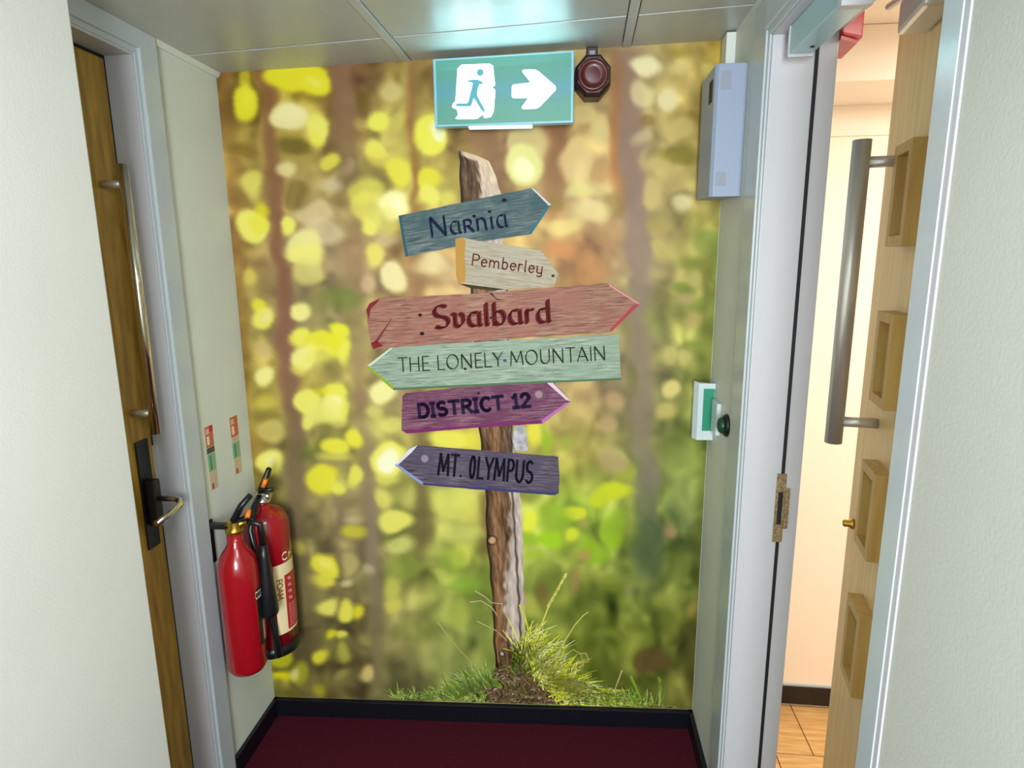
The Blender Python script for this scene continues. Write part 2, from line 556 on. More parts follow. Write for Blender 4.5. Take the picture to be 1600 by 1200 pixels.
m = MB(); m.prism([(3.1, -1.7, 0), (3.2, -1.7, 0), (3.2, 0.2, 0), (3.1, 0.2, 0)], [(3.1, -1.7, 2.2), (3.2, -1.7, 2.2), (3.2, 0.2, 2.2), (3.1, 0.2, 2.2)])
m.build('wall_side_room_right', 'cream', kind=ST, label='right wall of the room beyond the open door', cat='wall')
m = MB(); m.prism([(1.53, -1.8, 0), (3.2, -1.8, 0), (3.2, -1.7, 0), (1.53, -1.7, 0)], [(1.53, -1.8, 2.2), (3.2, -1.8, 2.2), (3.2, -1.7, 2.2), (1.53, -1.7, 2.2)])
m.build('wall_side_room_near', 'cream', kind=ST, label='near wall of the room beyond the open door', cat='wall')
m = MB(); m.prism([(1.52, -1.7, 2.075), (3.2, -1.7, 2.075), (3.2, 0.3, 2.075), (1.52, 0.3, 2.075)], [(1.52, -1.7, 2.15), (3.2, -1.7, 2.15), (3.2, 0.3, 2.15), (1.52, 0.3, 2.15)])
cs = m.build('ceiling_side_room', 'cream', kind=ST, label='cream ceiling of the room beyond the open door', cat='ceiling')
m = MB(); m.prism([(1.60, -0.9, 2.070), (1.612, -0.9, 2.070), (1.80, -0.02, 2.070), (1.788, -0.02, 2.070)], [(1.60, -0.9, 2.076), (1.612, -0.9, 2.076), (1.80, -0.02, 2.076), (1.788, -0.02, 2.076)])
m.build('ceiling_seam', 'brown', cs)
m = MB(); m.prism([(1.535, 0.0, 1.945), (3.1, 0.0, 1.945), (3.1, 0.214, 1.935), (1.535, 0.214, 1.935)], [(1.535, 0.0, 2.074), (3.1, 0.0, 2.074), (3.1, 0.214, 2.074), (1.535, 0.214, 2.074)], bevel=0.002)
m.build('trim_5', 'cream', kind=ST, label='boxed bulkhead under the ceiling beyond the open door', cat='trim')
m = MB(); m.box(RM, 0.135, 1.8, 0.014, 0.080, 0, 0.012, bevel=0.002)
bs = m.build('baseboard_side_room', 'skirt', kind=ST, label='black skirting in the room beyond the open door', cat='baseboard')
m = MB(); m.box(RM, 0.135, 1.8, 0.0805, 0.086, 0, 0.008)
m.build('top_bead', 'gloss', bs)

t = thing('red_alarm_box', (1.56, -0.22, 1.94), 'red alarm box on the room side beside the right door frame', 'alarm')
m = MB(); m.prism([(1.531, -0.34, 1.948), (1.582, -0.31, 1.948), (1.590, -0.20, 1.948), (1.531, -0.20, 1.948)],
                  [(1.531, -0.34, 2.028), (1.582, -0.31, 2.028), (1.590, -0.20, 2.028), (1.531, -0.20, 2.028)], bevel=0.005)
m.build('case', 'redplast', t)
m = MB(); m.prism([(1.531, -0.335, 1.941), (1.574, -0.305, 1.941), (1.582, -0.205, 1.941), (1.531, -0.205, 1.941)],
                  [(1.531, -0.335, 1.9475), (1.574, -0.305, 1.9475), (1.582, -0.205, 1.9475), (1.531, -0.205, 1.9475)])
m.build('lower_rim', 'redplast', t)

# ------------------------------------------------------------------ exit sign
FS = Frame(B(0, 0, 0.045), B.a, B.n)
S0, S1, Z0, Z1 = 0.622, 0.990, 1.862, 2.041


def sgn(X, Y, d):
    """artwork units of the exit sign face (0..1, 0..1)"""
    z0 = Z0 + 0.004 * X
    z1 = Z1 - 0.012 * (1 - X)
    return FS(S0 + (S1 - S0) * X, z0 + (z1 - z0) * Y, d)


t = thing('exit_sign', FS(0.806, 1.862, 0.0), 'glowing green exit sign with white running figure and right arrow, hung from ceiling', 'exit sign')
m = MB(); m.prism([sgn(0, 0, 0.0), sgn(1, 0, 0.0), sgn(1, 1, 0.0), sgn(0, 1, 0.0)], [sgn(0, 0, 0.028), sgn(1, 0, 0.028), sgn(1, 1, 0.028), sgn(0, 1, 0.028)], bevel=0.002)
m.build('case', 'signcase', t)
m = MB(); m.poly([sgn(0.02, 0.03, 0.0288), sgn(0.98, 0.03, 0.0288), sgn(0.98, 0.97, 0.0288), sgn(0.02, 0.97, 0.0288)], [(0, 0), (1, 0), (1, 1), (0, 1)])
m.build('green_panel', 'signgreen', t)


def sx(X, Y):  # crop pixels of the sign artwork -> 0..1
    a = (X - (158 + (Y - 350) * 0.045)) / (850 - (Y - 350) * 0.045 + 0)
    top = 348 - a * 48
    bot = 800 - a * 48
    return a, (bot - Y) / (bot - top)


def smooth_poly(pts, it=1, k=0.1):
    for _ in range(it):
        out = []
        for i in range(len(pts)):
            p, q = pts[i], pts[(i + 1) % len(pts)]
            out.append((p[0] * (1 - k) + q[0] * k, p[1] * (1 - k) + q[1] * k))
            out.append((p[0] * k + q[0] * (1 - k), p[1] * k + q[1] * (1 - k)))
        pts = out
    return pts


def sign_shape(name, pts, d, mt, par, label=None, sm=1):
    m = MB()
    pts = smooth_poly(pts, sm)
    m.poly([sgn(*sx(*p), d) for p in pts])
    return m.build(name, mt, par, label=label)


door_sym = sign_shape('running_figure', [(311, 388), (522, 380), (538, 520), (520, 535), (540, 550), (532, 690), (515, 728), (475, 736), (470, 712), (430, 742), (300, 745), (318, 715), (310, 680), (280, 668), (285, 640), (300, 628)], 0.0294, 'signwhite', t)
sign_shape('arrow', [(640, 515), (752, 502), (698, 432), (706, 420), (786, 420), (912, 535), (796, 668), (704, 672), (698, 660), (738, 600), (645, 602), (637, 585)], 0.0294, 'signwhite', t)
cp = [(447 + 21 * math.cos(a), 438 + 23 * math.sin(a)) for a in np.linspace(0, 2 * math.pi, 14, endpoint=False)]
sign_shape('figure_head', cp, 0.0299, 'signman', door_sym, sm=0)
sign_shape('figure_body', [(362, 494), (392, 484), (432, 484), (466, 500), (460, 516), (444, 512), (434, 545), (430, 586), (474, 670), (484, 704), (458, 684), (411, 602), (396, 660), (304, 660), (304, 642), (376, 638), (388, 580), (396, 545), (404, 505), (380, 500)], 0.0299, 'signman', door_sym, sm=1)
m = MB(); m.box(FS, S0 + 0.09, S0 + 0.26, Z0 - 0.004, Z0 + 0.001, 0.004, 0.024)
m.build('light_edge', 'signstrip', t)

lg = area('exit_sign_lamp', FS(0.806, 1.985, 0.052), (0, 0, 0), 0.34, 0.08, 0.42, (0.45, 0.93, 1.0))
lg.rotation_euler = (math.radians(-135), 0, 0)
lg.parent = t
lg.matrix_parent_inverse = Matrix.Translation(t.location).inverted()

# ------------------------------------------------------------------ red sounder
t = thing('alarm_sounder', B(1.04, 1.92, 0.03), 'dark red octagonal alarm sounder hanging right of the exit sign', 'alarm')
ctr = B(1.040, 1.982, 0.037)


def ngon_prism(m, c, F, r, d0, d1, n=8, ph=0.39, r1=None, squ=1.0):
    r1 = r if r1 is None else r1
    p0 = [c + F.a * (r * math.cos(ph + k * 2 * math.pi / n)) + Vector((0, 0, 1)) * (r * squ * math.sin(ph + k * 2 * math.pi / n)) + F.n * d0 for k in range(n)]
    p1 = [c + F.a * (r1 * math.cos(ph + k * 2 * math.pi / n)) + Vector((0, 0, 1)) * (r1 * squ * math.sin(ph + k * 2 * math.pi / n)) + F.n * d1 for k in range(n)]
    m.prism(p0, p1)


m = MB(); ngon_prism(m, ctr, B, 0.050, -0.028, 0.022, squ=1.12)
ngon_prism(m, ctr, B, 0.050, 0.0221, 0.034, r1=0.042, squ=1.12)
m.build('housing', 'maroonblk', t)
m = MB(); m.lathe(ctr + B.n * 0.0342, [(0.040, 0), (0.038, 0.004), (0.031, 0.004), (0.029, 0.0), (0.018, 0.0015), (0.0, 0.0018)], z=B.n, seg=28)
m.build('lens', 'darkred', t)
m = MB(); m.box(B, 1.024, 1.054, 2.035, 2.062, 0.0085, 0.03, bevel=0.003)
br = m.build('bracket', 'maroonblk', t)
m = MB(); m.box(B, 1.032, 1.046, 2.037, 2.052, 0.0305, 0.032)
m.build('bracket_window', 'grille', br)

# ------------------------------------------------------------------ grey box and trunking on the right wall
t = thing('wall_control_box', R(0.12, 1.66, 0.03), 'tall blue grey plastic control box high on the right wall', 'control box')
m = MB()
m.prism([R(0.03, 1.668, 0.0), R(0.03, 1.668, 0.066), R(0.05, 1.668, 0.074), R(0.205, 1.660, 0.074), R(0.214, 1.660, 0.066), R(0.214, 1.660, 0.0)],
        [R(0.03, 1.955, 0.0), R(0.03, 1.955, 0.066), R(0.05, 1.962, 0.074), R(0.205, 1.962, 0.074), R(0.214, 1.962, 0.066), R(0.214, 1.962, 0.0)], bevel=0.0015)
m.build('case', 'boxgrey', t)
FE = Frame(R(0.2142, 0, 0), R.n, R.a)     # end face of the box, looking along the corridor
for z0, z1 in ((1.905, 1.945), (1.685, 1.718)):
    m = MB(); m.box(FE, 0.038, 0.062, z0, z1, 0.0002, 0.0012)
    m.build('vent_grille', 'grille', t)
m = MB(); m.box(R, 0.150, 0.185, 1.885, 1.935, 0.0741, 0.0752)
m.build('black_window', 'rubber', t)
m = MB(); m.box(R, 0.018, 0.075, 1.9625, 2.074, 0.0, 0.024, bevel=0.002)
m.build('trunking', 'wall', kind=None, label='short pale cable trunking above the grey control box', cat='trunking')

t = thing('break_glass_unit', R(0.05, 1.0, 0.02), 'green emergency door release under a clear frosted cover on the right wall', 'door release')
m = MB()
m.prism([R(0.004, 1.015, 0.0), R(0.004, 1.015, 0.050), R(0.046, 0.998, 0.056), R(0.066, 0.998, 0.045), R(0.066, 0.998, 0.0)],
        [R(0.004, 1.155, 0.0), R(0.004, 1.155, 0.050), R(0.046, 1.170, 0.056), R(0.066, 1.165, 0.045), R(0.066, 1.165, 0.0)], bevel=0.002)
m.build('cover', 'clear', t)
FE2 = Frame(R(0.0663, 0, 0), R.n, R.a)
m = MB(); m.box(FE2, 0.003, 0.032, 1.028, 1.150, 0.0004, 0.006, bevel=0.001)
m.build('green_case', 'green', t)
t = thing('switch_plate', R(0.12, 1.0, 0.0), 'small white plate between the green release and the round exit button', 'switch plate')
m = MB(); m.box(R, 0.085, 0.150, 1.035, 1.125, 0.0, 0.012, bevel=0.003)
m.build('plate', 'clear', t)
t = thing('exit_button', R(0.22, 1.06, 0.0), 'round black and green exit button beside the white door frame on the right', 'button')
m = MB(); m.lathe(R(0.222, 1.085, 0.0003), [(0.030, 0), (0.030, 0.004), (0.026, 0.010)], z=R.n, seg=24)
m.build('base', 'black', t)
m = MB(); m.lathe(R(0.222, 1.085, 0.0105), [(0.022, 0), (0.022, 0.006), (0.017, 0.012), (0.008, 0.015), (0, 0.0155)], z=R.n, seg=24)
m.build('button_dome', mat('dark_green_button', (16, 60, 40), 0.25), t)

# ------------------------------------------------------------------ stroke lettering
def arc(cx, cy, rx, ry, a0, a1, n=12):
    return [(cx + rx * math.cos(math.radians(a0 + (a1 - a0) * i / n)), cy + ry * math.sin(math.radians(a0 + (a1 - a0) * i / n))) for i in range(n + 1)]


X = 0.62
G = {
    ' ': (0.36, []),
    '.': (0.28, [[(0.1, 0.03), (0.16, 0.03)]]),
    'N': (0.92, [[(0.1, 0), (0.1, 1)], [(0.1, 1), (0.76, 0.0)], [(0.76, 0), (0.76, 1)]]),
    'T': (0.72, [[(0.02, 1), (0.68, 1)], [(0.35, 1), (0.35, 0)]]),
    'H': (0.84, [[(0.1, 0), (0.1, 1)], [(0.7, 0), (0.7, 1)], [(0.1, 0.52), (0.7, 0.52)]]),
    'E': (0.62, [[(0.1, 0), (0.1, 1)], [(0.1, 1), (0.55, 1)], [(0.1, 0.52), (0.48, 0.52)], [(0.1, 0), (0.56, 0)]]),
    'L': (0.60, [[(0.1, 1), (0.1, 0), (0.56, 0)]]),
    'O': (0.98, [arc(0.47, 0.5, 0.40, 0.5, 90, 450, 28)]),
    'o': (0.60, [arc(0.28, 0.5, 0.20, 0.5, 90, 450, 28)]),
    'Y': (0.74, [[(0.02, 1), (0.36, 0.48)], [(0.7, 1), (0.36, 0.48), (0.36, 0)]]),
    'M': (1.02, [[(0.06, 0), (0.14, 1)], [(0.14, 1), (0.48, 0.2)], [(0.48, 0.2), (0.82, 1)], [(0.82, 1), (0.92, 0)]]),
    'U': (0.84, [[(0.1, 1), (0.1, 0.35)] + arc(0.4, 0.35, 0.3, 0.35, 180, 360, 12) + [(0.7, 1)]]),
    'A': (0.84, [[(0.04, 0), (0.40, 1)], [(0.40, 1), (0.78, 0)], [(0.16, 0.34), (0.66, 0.34)]]),
    'I': (0.26, [[(0.12, 0), (0.12, 1)]]),
    'P': (0.66, [[(0.1, 0), (0.1, 1)], [(0.1, 1), (0.32, 1)] + arc(0.32, 0.74, 0.26, 0.26, 90, -90, 12) + [(0.1, 0.48)]]),
    'S': (0.68, [arc(0.33, 0.75, 0.25, 0.25, 40, 270, 14) + arc(0.33, 0.25, 0.27, 0.25, 90, -140, 14)]),
    'D': (0.78, [[(0.1, 0), (0.1, 1)], [(0.1, 1), (0.34, 1)] + arc(0.34, 0.5, 0.34, 0.5, 90, -90, 16) + [(0.1, 0)]]),
    'R': (0.74, [[(0.1, 0), (0.1, 1)], [(0.1, 1), (0.34, 1)] + arc(0.34, 0.74, 0.26, 0.26, 90, -90, 12) + [(0.1, 0.48)], [(0.34, 0.48), (0.66, 0)]]),
    'C': (0.74, [arc(0.42, 0.5, 0.33, 0.5, 50, 310, 20)]),
    'F': (0.60, [[(0.1, 0), (0.1, 1)], [(0.1, 1), (0.55, 1)], [(0.1, 0.52), (0.48, 0.52)]]),
    '1': (0.46, [[(0.06, 0.78), (0.26, 1), (0.26, 0)], [(0.06, 0), (0.44, 0)]]),
    '2': (0.66, [arc(0.32, 0.72, 0.24, 0.28, 170, -20, 12) + [(0.08, 0.0), (0.6, 0.0)]]),
    # small letters
    'a': (0.58, [arc(0.27, X * .5, 0.21, X * .5, 60, 300, 16), [(0.46, X), (0.46, 0.06), (0.54, 0)]]),
    'r': (0.42, [[(0.1, 0), (0.1, X)], [(0.1, X * .62)] + arc(0.27, X * .62, 0.17, X * .36, 170, 60, 8)]),
    'n': (0.62, [[(0.1, 0), (0.1, X)], [(0.1, X * .6)] + arc(0.29, X * .6, 0.19, X * .38, 170, 0, 10) + [(0.48, 0.05), (0.54, 0)]]),
    'i': (0.28, [[(0.12, X), (0.12, 0.05), (0.17, 0)], [(0.10, 0.88), (0.14, 0.88)]]),
    'e': (0.54, [[(0.08, X * .52), (0.46, X * .58)] + arc(0.27, X * .5, 0.20, X * .5, 20, 320, 18)]),
    'm': (0.92, [[(0.1, 0), (0.1, X)], [(0.1, X * .6)] + arc(0.27, X * .6, 0.17, X * .38, 170, 0, 8) + [(0.44, 0)], [(0.44, X * .6)] + arc(0.61, X * .6, 0.17, X * .38, 170, 0, 8) + [(0.78, 0.05), (0.84, 0)]]),
    'b': (0.58, [[(0.1, 1), (0.1, 0)], arc(0.28, X * .5, 0.20, X * .5, 150, -150, 16)]),
    'l': (0.28, [[(0.12, 1), (0.12, 0.06), (0.18, 0)]]),
    'h': (0.60, [[(0.1, 0), (0.1, 1)], [(0.1, X * .6)] + arc(0.29, X * .6, 0.19, X * .38, 170, 0, 10) + [(0.48, 0)]]),
    'y': (0.56, [[(0.08, X), (0.10, 0.2)] + arc(0.27, 0.18, 0.17, 0.16, 180, 330, 8), [(0.46, X), (0.46, -0.1)] + arc(0.28, -0.12, 0.18, 0.16, 0, -140, 8)]),
    'v': (0.56, [[(0.02, X), (0.14, X * .9), (0.14, 0.1), (0.28, 0)], [(0.28, 0), (0.46, X * .35), (0.44, X * .8), (0.32, X)]]),
    'd': (0.58, [arc(0.25, X * .5, 0.19, X * .5, 60, 300, 16), [(0.46, 1), (0.46, 0.06), (0.52, 0)]]),
    # uncial r used on the blue board
    'q': (0.58, [[(0.1, 0), (0.1, X)], [(0.06, X), (0.28, X)] + arc(0.28, X * .75, 0.16, X * .25, 90, -90, 8) + [(0.14, X * .5)], [(0.26, X * .5), (0.52, -0.02)]]),
    '[': (0.30, [[(0.12, 0), (0.12, 1)], [(0.0, 1), (0.24, 1)], [(0.0, 0), (0.24, 0)]]),
}


def text_width(txt, track=0.0):
    return sum(G[c][0] + track for c in txt) - track


def text_quads(txt, p0, p1, cap, nib=0.12, nibang=35, thin=0.035, track=0.0, upv=None):
    """2D quads of the words, baseline from p0 to p1 in artwork units with y growing downward; cap = cap height"""
    p0, p1 = np.array(p0, float), np.array(p1, float)
    wtot = text_width(txt, track)
    ex = (p1 - p0) / wtot
    ln = np.linalg.norm(p1 - p0)
    un = np.array([(p1 - p0)[1], -(p1 - p0)[0]]) / ln if upv is None else np.array(upv, float) / np.linalg.norm(upv)
    ey = un * cap
    hx = ex / np.linalg.norm(ex)
    nv = (hx * math.cos(math.radians(nibang)) + un * math.sin(math.radians(nibang))) * nib * cap / 2
    quads = []
    x = 0.0
    for c in txt:
        w, strokes = G[c]
        for st in strokes:
            P = [p0 + ex * (x + a) + ey * b for a, b in st]
            for a, b in zip(P, P[1:]):
                if nib:
                    quads.append([a + nv, b + nv, b - nv, a - nv])
                d = b - a
                l = np.linalg.norm(d)
                if l < 1e-9:
                    continue
                d = d / l
                n = np.array([-d[1], d[0]]) * thin * cap / 2
                e = d * thin * cap * 0.35
                quads.append([a - e + n, b + e + n, b + e - n, a - e - n])
        x += w + track
    return quads


def text_obj(name, quads, fn, mt, parent, label=None):
    m = MB()
    for q in quads:
        m.poly([fn(p[0], p[1]) for p in q])
    return m.build(name, mt, parent, label=label, recalc=False)


# ------------------------------------------------------------------ fire extinguishers on the left wall
def ext_frame(s, d):
    c = L(s, 0, d)

    def cyl(r):
        def f(ang, z):   # angle measured from the direction to the corridor, positive toward the viewer
            a = math.radians(ang)
            dirn = L.n * math.cos(a) + L.a * math.sin(a)
            return c + dirn * r + Vector((0, 0, z))
        return f
    return c, cyl


def patch(cyl, a0, a1, z0, z1, n=8, zs=0.0):
    m = MB()
    for i in range(n):
        x0 = a0 + (a1 - a0) * i / n
        x1 = a0 + (a1 - a0) * (i + 1) / n
        m.poly([cyl(x0, z0), cyl(x1, z0), cyl(x1, z1), cyl(x0, z1)], smooth=True)
    return m


# nearer, slim one with a black horn
c, cyl = ext_frame(0.268, 0.078)
t = thing('fire_extinguisher', c + Vector((0, 0, 0.37)), 'slim red fire extinguisher with brass valve and black horn, nearer on the left wall', 'fire extinguisher', group='fire extinguishers on the left wall')
R1 = 0.054
m = MB(); m.lathe(c, [(0.0, 0.368), (0.035, 0.369), (0.047, 0.374), (R1, 0.388), (R1, 0.670), (0.0525, 0.690), (0.047, 0.712), (0.038, 0.730), (0.028, 0.744), (0.0215, 0.756), (0.020, 0.785)], seg=40)
m.build('cylinder', 'red', t)
m = MB(); m.lathe(c, [(0.021, 0.7855), (0.023, 0.790), (0.023, 0.800), (0.016, 0.803), (0.016, 0.818)], seg=20)
m.tube([c + Vector((0, 0, 0.807)), c + L.n * 0.03 + L.a * -0.015 + Vector((0, 0, 0.812))], 0.010, seg=12)
m.tube([c + Vector((0, 0, 0.807)), c - L.n * 0.022 + Vector((0, 0, 0.809))], 0.008, seg=12)
m.build('valve', 'brass', t)
m = MB()
dn = (L.n * 0.35 - L.a * 0.15)
m.tube([c + Vector((0, 0, 0.8185)), c + dn * 0.06 + Vector((0, 0, 0.860)), c + dn * 0.13 + Vector((0, 0, 0.888))], [0.010, 0.009, 0.008], seg=8)
m.tube([c + Vector((0, 0, 0.820)) + L.n * 0.012, c + dn * 0.16 + Vector((0, 0, 0.832))], [0.008, 0.006], seg=8)
m.build('handle', 'black', t)
m = MB(); m.tube([c + dn * 0.11 + Vector((0, 0, 0.846)), c + dn * 0.11 + L.a * 0.012 + Vector((0, 0, 0.828))], 0.007, seg=8)
m.build('safety_tag', 'orange', t)
m = MB()
hb = c + L.n * 0.062 - L.a * 0.03
m.tube([c + L.n * 0.03 - L.a * 0.015 + Vector((0, 0, 0.812)), c + L.n * 0.058 - L.a * 0.03 + Vector((0, 0, 0.800)), hb + Vector((0, 0, 0.74))], [0.009, 0.009, 0.010], seg=10)
m.tube([hb + Vector((0, 0, 0.7395)), hb + Vector((0, 0, 0.700)), hb + Vector((0, 0, 0.62)), hb + Vector((0, 0, 0.535)), hb + Vector((0, 0, 0.525))], [0.011, 0.014, 0.020, 0.027, 0.024], seg=16)
m.build('discharge_horn', 'black', t)
m = patch(cyl(R1 + 0.0008), -22, 14, 0.452, 0.625)
lb = m.build('black_label', 'black', t, label='black band label with white print')
m = patch(cyl(R1 + 0.0013), -18, -2, 0.462, 0.52)
m.build('label_panel', 'pinkprint', lb)
f1 = cyl(R1 + 0.0014)
text_obj('label_print', text_quads('CO2', (-19, -0.597), (9, -0.597), 0.020, nib=0, thin=0.2), lambda x, y: f1(-x, -y), 'white', lb)
# black mounting bracket on wall
m = MB(); m.box(L, 0.248, 0.290, 0.69, 0.815, 0.0, 0.006, bevel=0.001); m.box(L, 0.260, 0.276, 0.796, 0.812, 0.006, 0.058, bevel=0.002)
m.build('wall_bracket', 'black', t)

# farther, thicker one with a cream and red label
c, cyl = ext_frame(0.118, 0.084)
t = thing('fire_extinguisher', c + Vector((0, 0, 0.34)), 'thick red fire extinguisher with cream label, farther back beside the mural', 'fire extinguisher', group='fire extinguishers on the left wall')
R2 = 0.070
m = MB(); m.lathe(c, [(R2, 0.372), (R2, 0.735), (0.068, 0.755), (0.060, 0.775), (0.045, 0.790), (0.026, 0.799), (0.020, 0.803), (0.018, 0.812)], seg=44)
m.build('cylinder', 'red', t)
m = MB(); m.lathe(c, [(0.066, 0.336), (R2 + 0.002, 0.340), (R2 + 0.002, 0.371), (R2 - 0.002, 0.3715)], seg=44)
m.build('base_ring', 'black', t)
m = MB(); m.lathe(c, [(0.022, 0.8125), (0.024, 0.816), (0.024, 0.826), (0.015, 0.830), (0.015, 0.845)], seg=20)
m.tube([c + Vector((0, 0, 0.836)), c + L.n * 0.028 + Vector((0, 0, 0.832))], 0.010, seg=14)
m.build('valve', 'chrome', t)
m = MB()
m.tube([c + Vector((0, 0, 0.8455)), c + L.n * 0.005 - L.a * 0.01 + Vector((0, 0, 0.868)), c + L.n * 0.030 + Vector((0, 0, 0.918))], [0.014, 0.011, 0.008], seg=8)
m.tube([c + Vector((0, 0, 0.848)), c + L.n * 0.038 + Vector((0, 0, 0.856))], [0.009, 0.006], seg=8)
m.build('handle', 'black', t)
m = MB(); m.tube([c + L.n * 0.012 + L.a * 0.010 + Vector((0, 0, 0.866)), c + L.n * 0.023 + L.a * 0.010 + Vector((0, 0, 0.890))], 0.007, seg=8)
m.build('safety_tag', 'orange', t)
m = MB()
h0 = c + L.a * 0.078 + L.n * 0.0
m.tube([c + L.a * 0.012 + Vector((0, 0, 0.836)), c + L.a * 0.045 + Vector((0, 0, 0.818)), h0 + Vector((0, 0, 0.76)), h0 + L.n * 0.02 + Vector((0, 0, 0.60)), h0 + L.n * 0.045 + Vector((0, 0, 0.44)), h0 + L.n * 0.05 + Vector((0, 0, 0.36))],
       [0.010, 0.010, 0.009, 0.009, 0.009, 0.012], seg=10)
m.build('hose', 'black', t)
m = patch(cyl(R2 + 0.0008), -62, 52, 0.412, 0.635, 12)
lb = m.build('cream_label', 'labelcream', t, label='cream and red instruction label')
m = patch(cyl(R2 + 0.0013), -60, 26, 0.420, 0.596, 10)
m.build('red_panel', 'labelred', lb)
f2 = cyl(R2 + 0.0018)
m = MB()
for i in range(9):
    z = 0.428 + i * 0.0085
    for k in range(8):
        a0 = -56 + k * 9.7
        m.poly([f2(a0, z), f2(a0 + 8.2, z), f2(a0 + 8.2, z + 0.0035), f2(a0, z + 0.0035)])
for i in range(4):
    z = 0.510 + i * 0.021
    m.poly([f2(4, z), f2(16, z + 0.004), f2(19, z + 0.013), f2(7, z + 0.012)])
    m.poly([f2(-26, z), f2(-8, z), f2(-8, z + 0.008), f2(-26, z + 0.010)])
m.build('label_print', 'pinkprint', lb)
# FOAM written upward on the cream strip
q = text_quads('FOAM', (0, 0), (0.066, 0), 0.016, nib=0, thin=0.22)
text_obj('lettering', q, lambda x, y: f2(46 + y / 0.016 * 13, 0.590 - x), 'brown', lb)
q = text_quads('Ch', (-30, -0.645), (6, -0.645), 0.022, nib=0, thin=0.2)
text_obj('lettering', q, lambda x, y: f2(-x, -y), 'white', lb)

# instruction stickers above them
def sticker(s0, s1, ztop, bands, label):
    t = thing('instruction_sticker', L((s0 + s1) / 2, ztop - 0.1, 0.0005), label, 'sticker', group='instruction stickers above the extinguishers')
    z = ztop
    for nm, h, mt, extra in bands:
        m = MB(); m.box(L, s0, s1, z - h + 0.002, z, 0.0002, 0.001)
        b = m.build(nm, mt, t)
        for (a, b0, c0, d0, em) in extra:
            m = MB(); m.box(L, s0 + (s1 - s0) * a, s0 + (s1 - s0) * c0, z - h + h * b0, z - h + h * d0, 0.001, 0.0014)
            m.build('print_block', em, b)
        z -= h


ex_red = [(0.55, 0.15, 0.85, 0.55, 'stickpale'), (0.5, 0.65, 0.9, 0.9, 'stickbeige')]
ex_g = [(0.5, 0.1, 0.9, 0.45, 'stickdark'), (0.5, 0.6, 0.9, 0.9, 'stickdark')]
sticker(0.196, 0.232, 1.071, [('red_band', 0.060, 'stickred', [(0.0, 0.7, 0.45, 1.0, 'stickcrim')] + ex_red), ('black_band', 0.018, 'stickdark', []), ('green_band', 0.052, 'stickgreen', [(0.55, 0.1, 0.75, 0.9, 'green')]), ('beige_band', 0.054, 'stickbeige', [(0.55, 0.1, 0.8, 0.4, 'brown')])],
        'striped instruction sticker with black bar, nearer of the two above the extinguishers')
sticker(0.066, 0.106, 1.066, [('red_band', 0.062, 'stickred', ex_red), ('pale_band', 0.016, 'stickbeige', []), ('green_band', 0.050, 'stickgreen', [(0.55, 0.1, 0.75, 0.9, 'green')]), ('beige_band', 0.050, 'stickbeige', [(0.55, 0.1, 0.8, 0.4, 'brown')])],
        'striped instruction sticker without black bar, nearest the mural')

# ------------------------------------------------------------------ the printed mural on the back wall
HM = [0.0018217812758660663, -0.00017150414249577416, -0.5953603317775115, 6.619198667086763e-05, -0.0020303866378396647, 2.231436348755473, 5.340671771162802e-05, -0.00019164497933323493]


def art(x, y):
    """artwork coordinates of the print (its own 1600 x 1200 sheet) -> place on the wall"""
    w = HM[6] * x + HM[7] * y + 1
    return (HM[0] * x + HM[1] * y + HM[2]) / w, (HM[3] * x + HM[4] * y + HM[5]) / w


def artv(x, y):
    w = HM[6] * x + HM[7] * y + 1
    return (HM[0] * x + HM[1] * y + HM[2]) / w, (HM[3] * x + HM[4] * y + HM[5]) / w


Hm3 = np.array([[HM[0], HM[1], HM[2]], [HM[3], HM[4], HM[5]], [HM[6], HM[7], 1]])
Hi = np.linalg.inv(Hm3)


def on_wall(layer):
    d = 0.0008 + 0.0007 * layer
    def f(x, y):
        u, v = art(x, y)
        return B(u, v, d)
    return f


def vc_material(name, rough=0.5):
    m = bpy.data.materials.new(name)
    m.use_nodes = True
    nt = m.node_tree
    a = nt.nodes.new('ShaderNodeVertexColor')
    a.layer_name = 'ink'
    p = nt.nodes['Principled BSDF']
    p.inputs['Roughness'].default_value = rough
    p.inputs['Specular IOR Level'].default_value = 0.12
    nt.links.new(a.outputs['Color'], p.inputs['Base Color'])
    return m


INK = vc_material('printed_ink')
INKS = 0.80   # ink reflectance scale

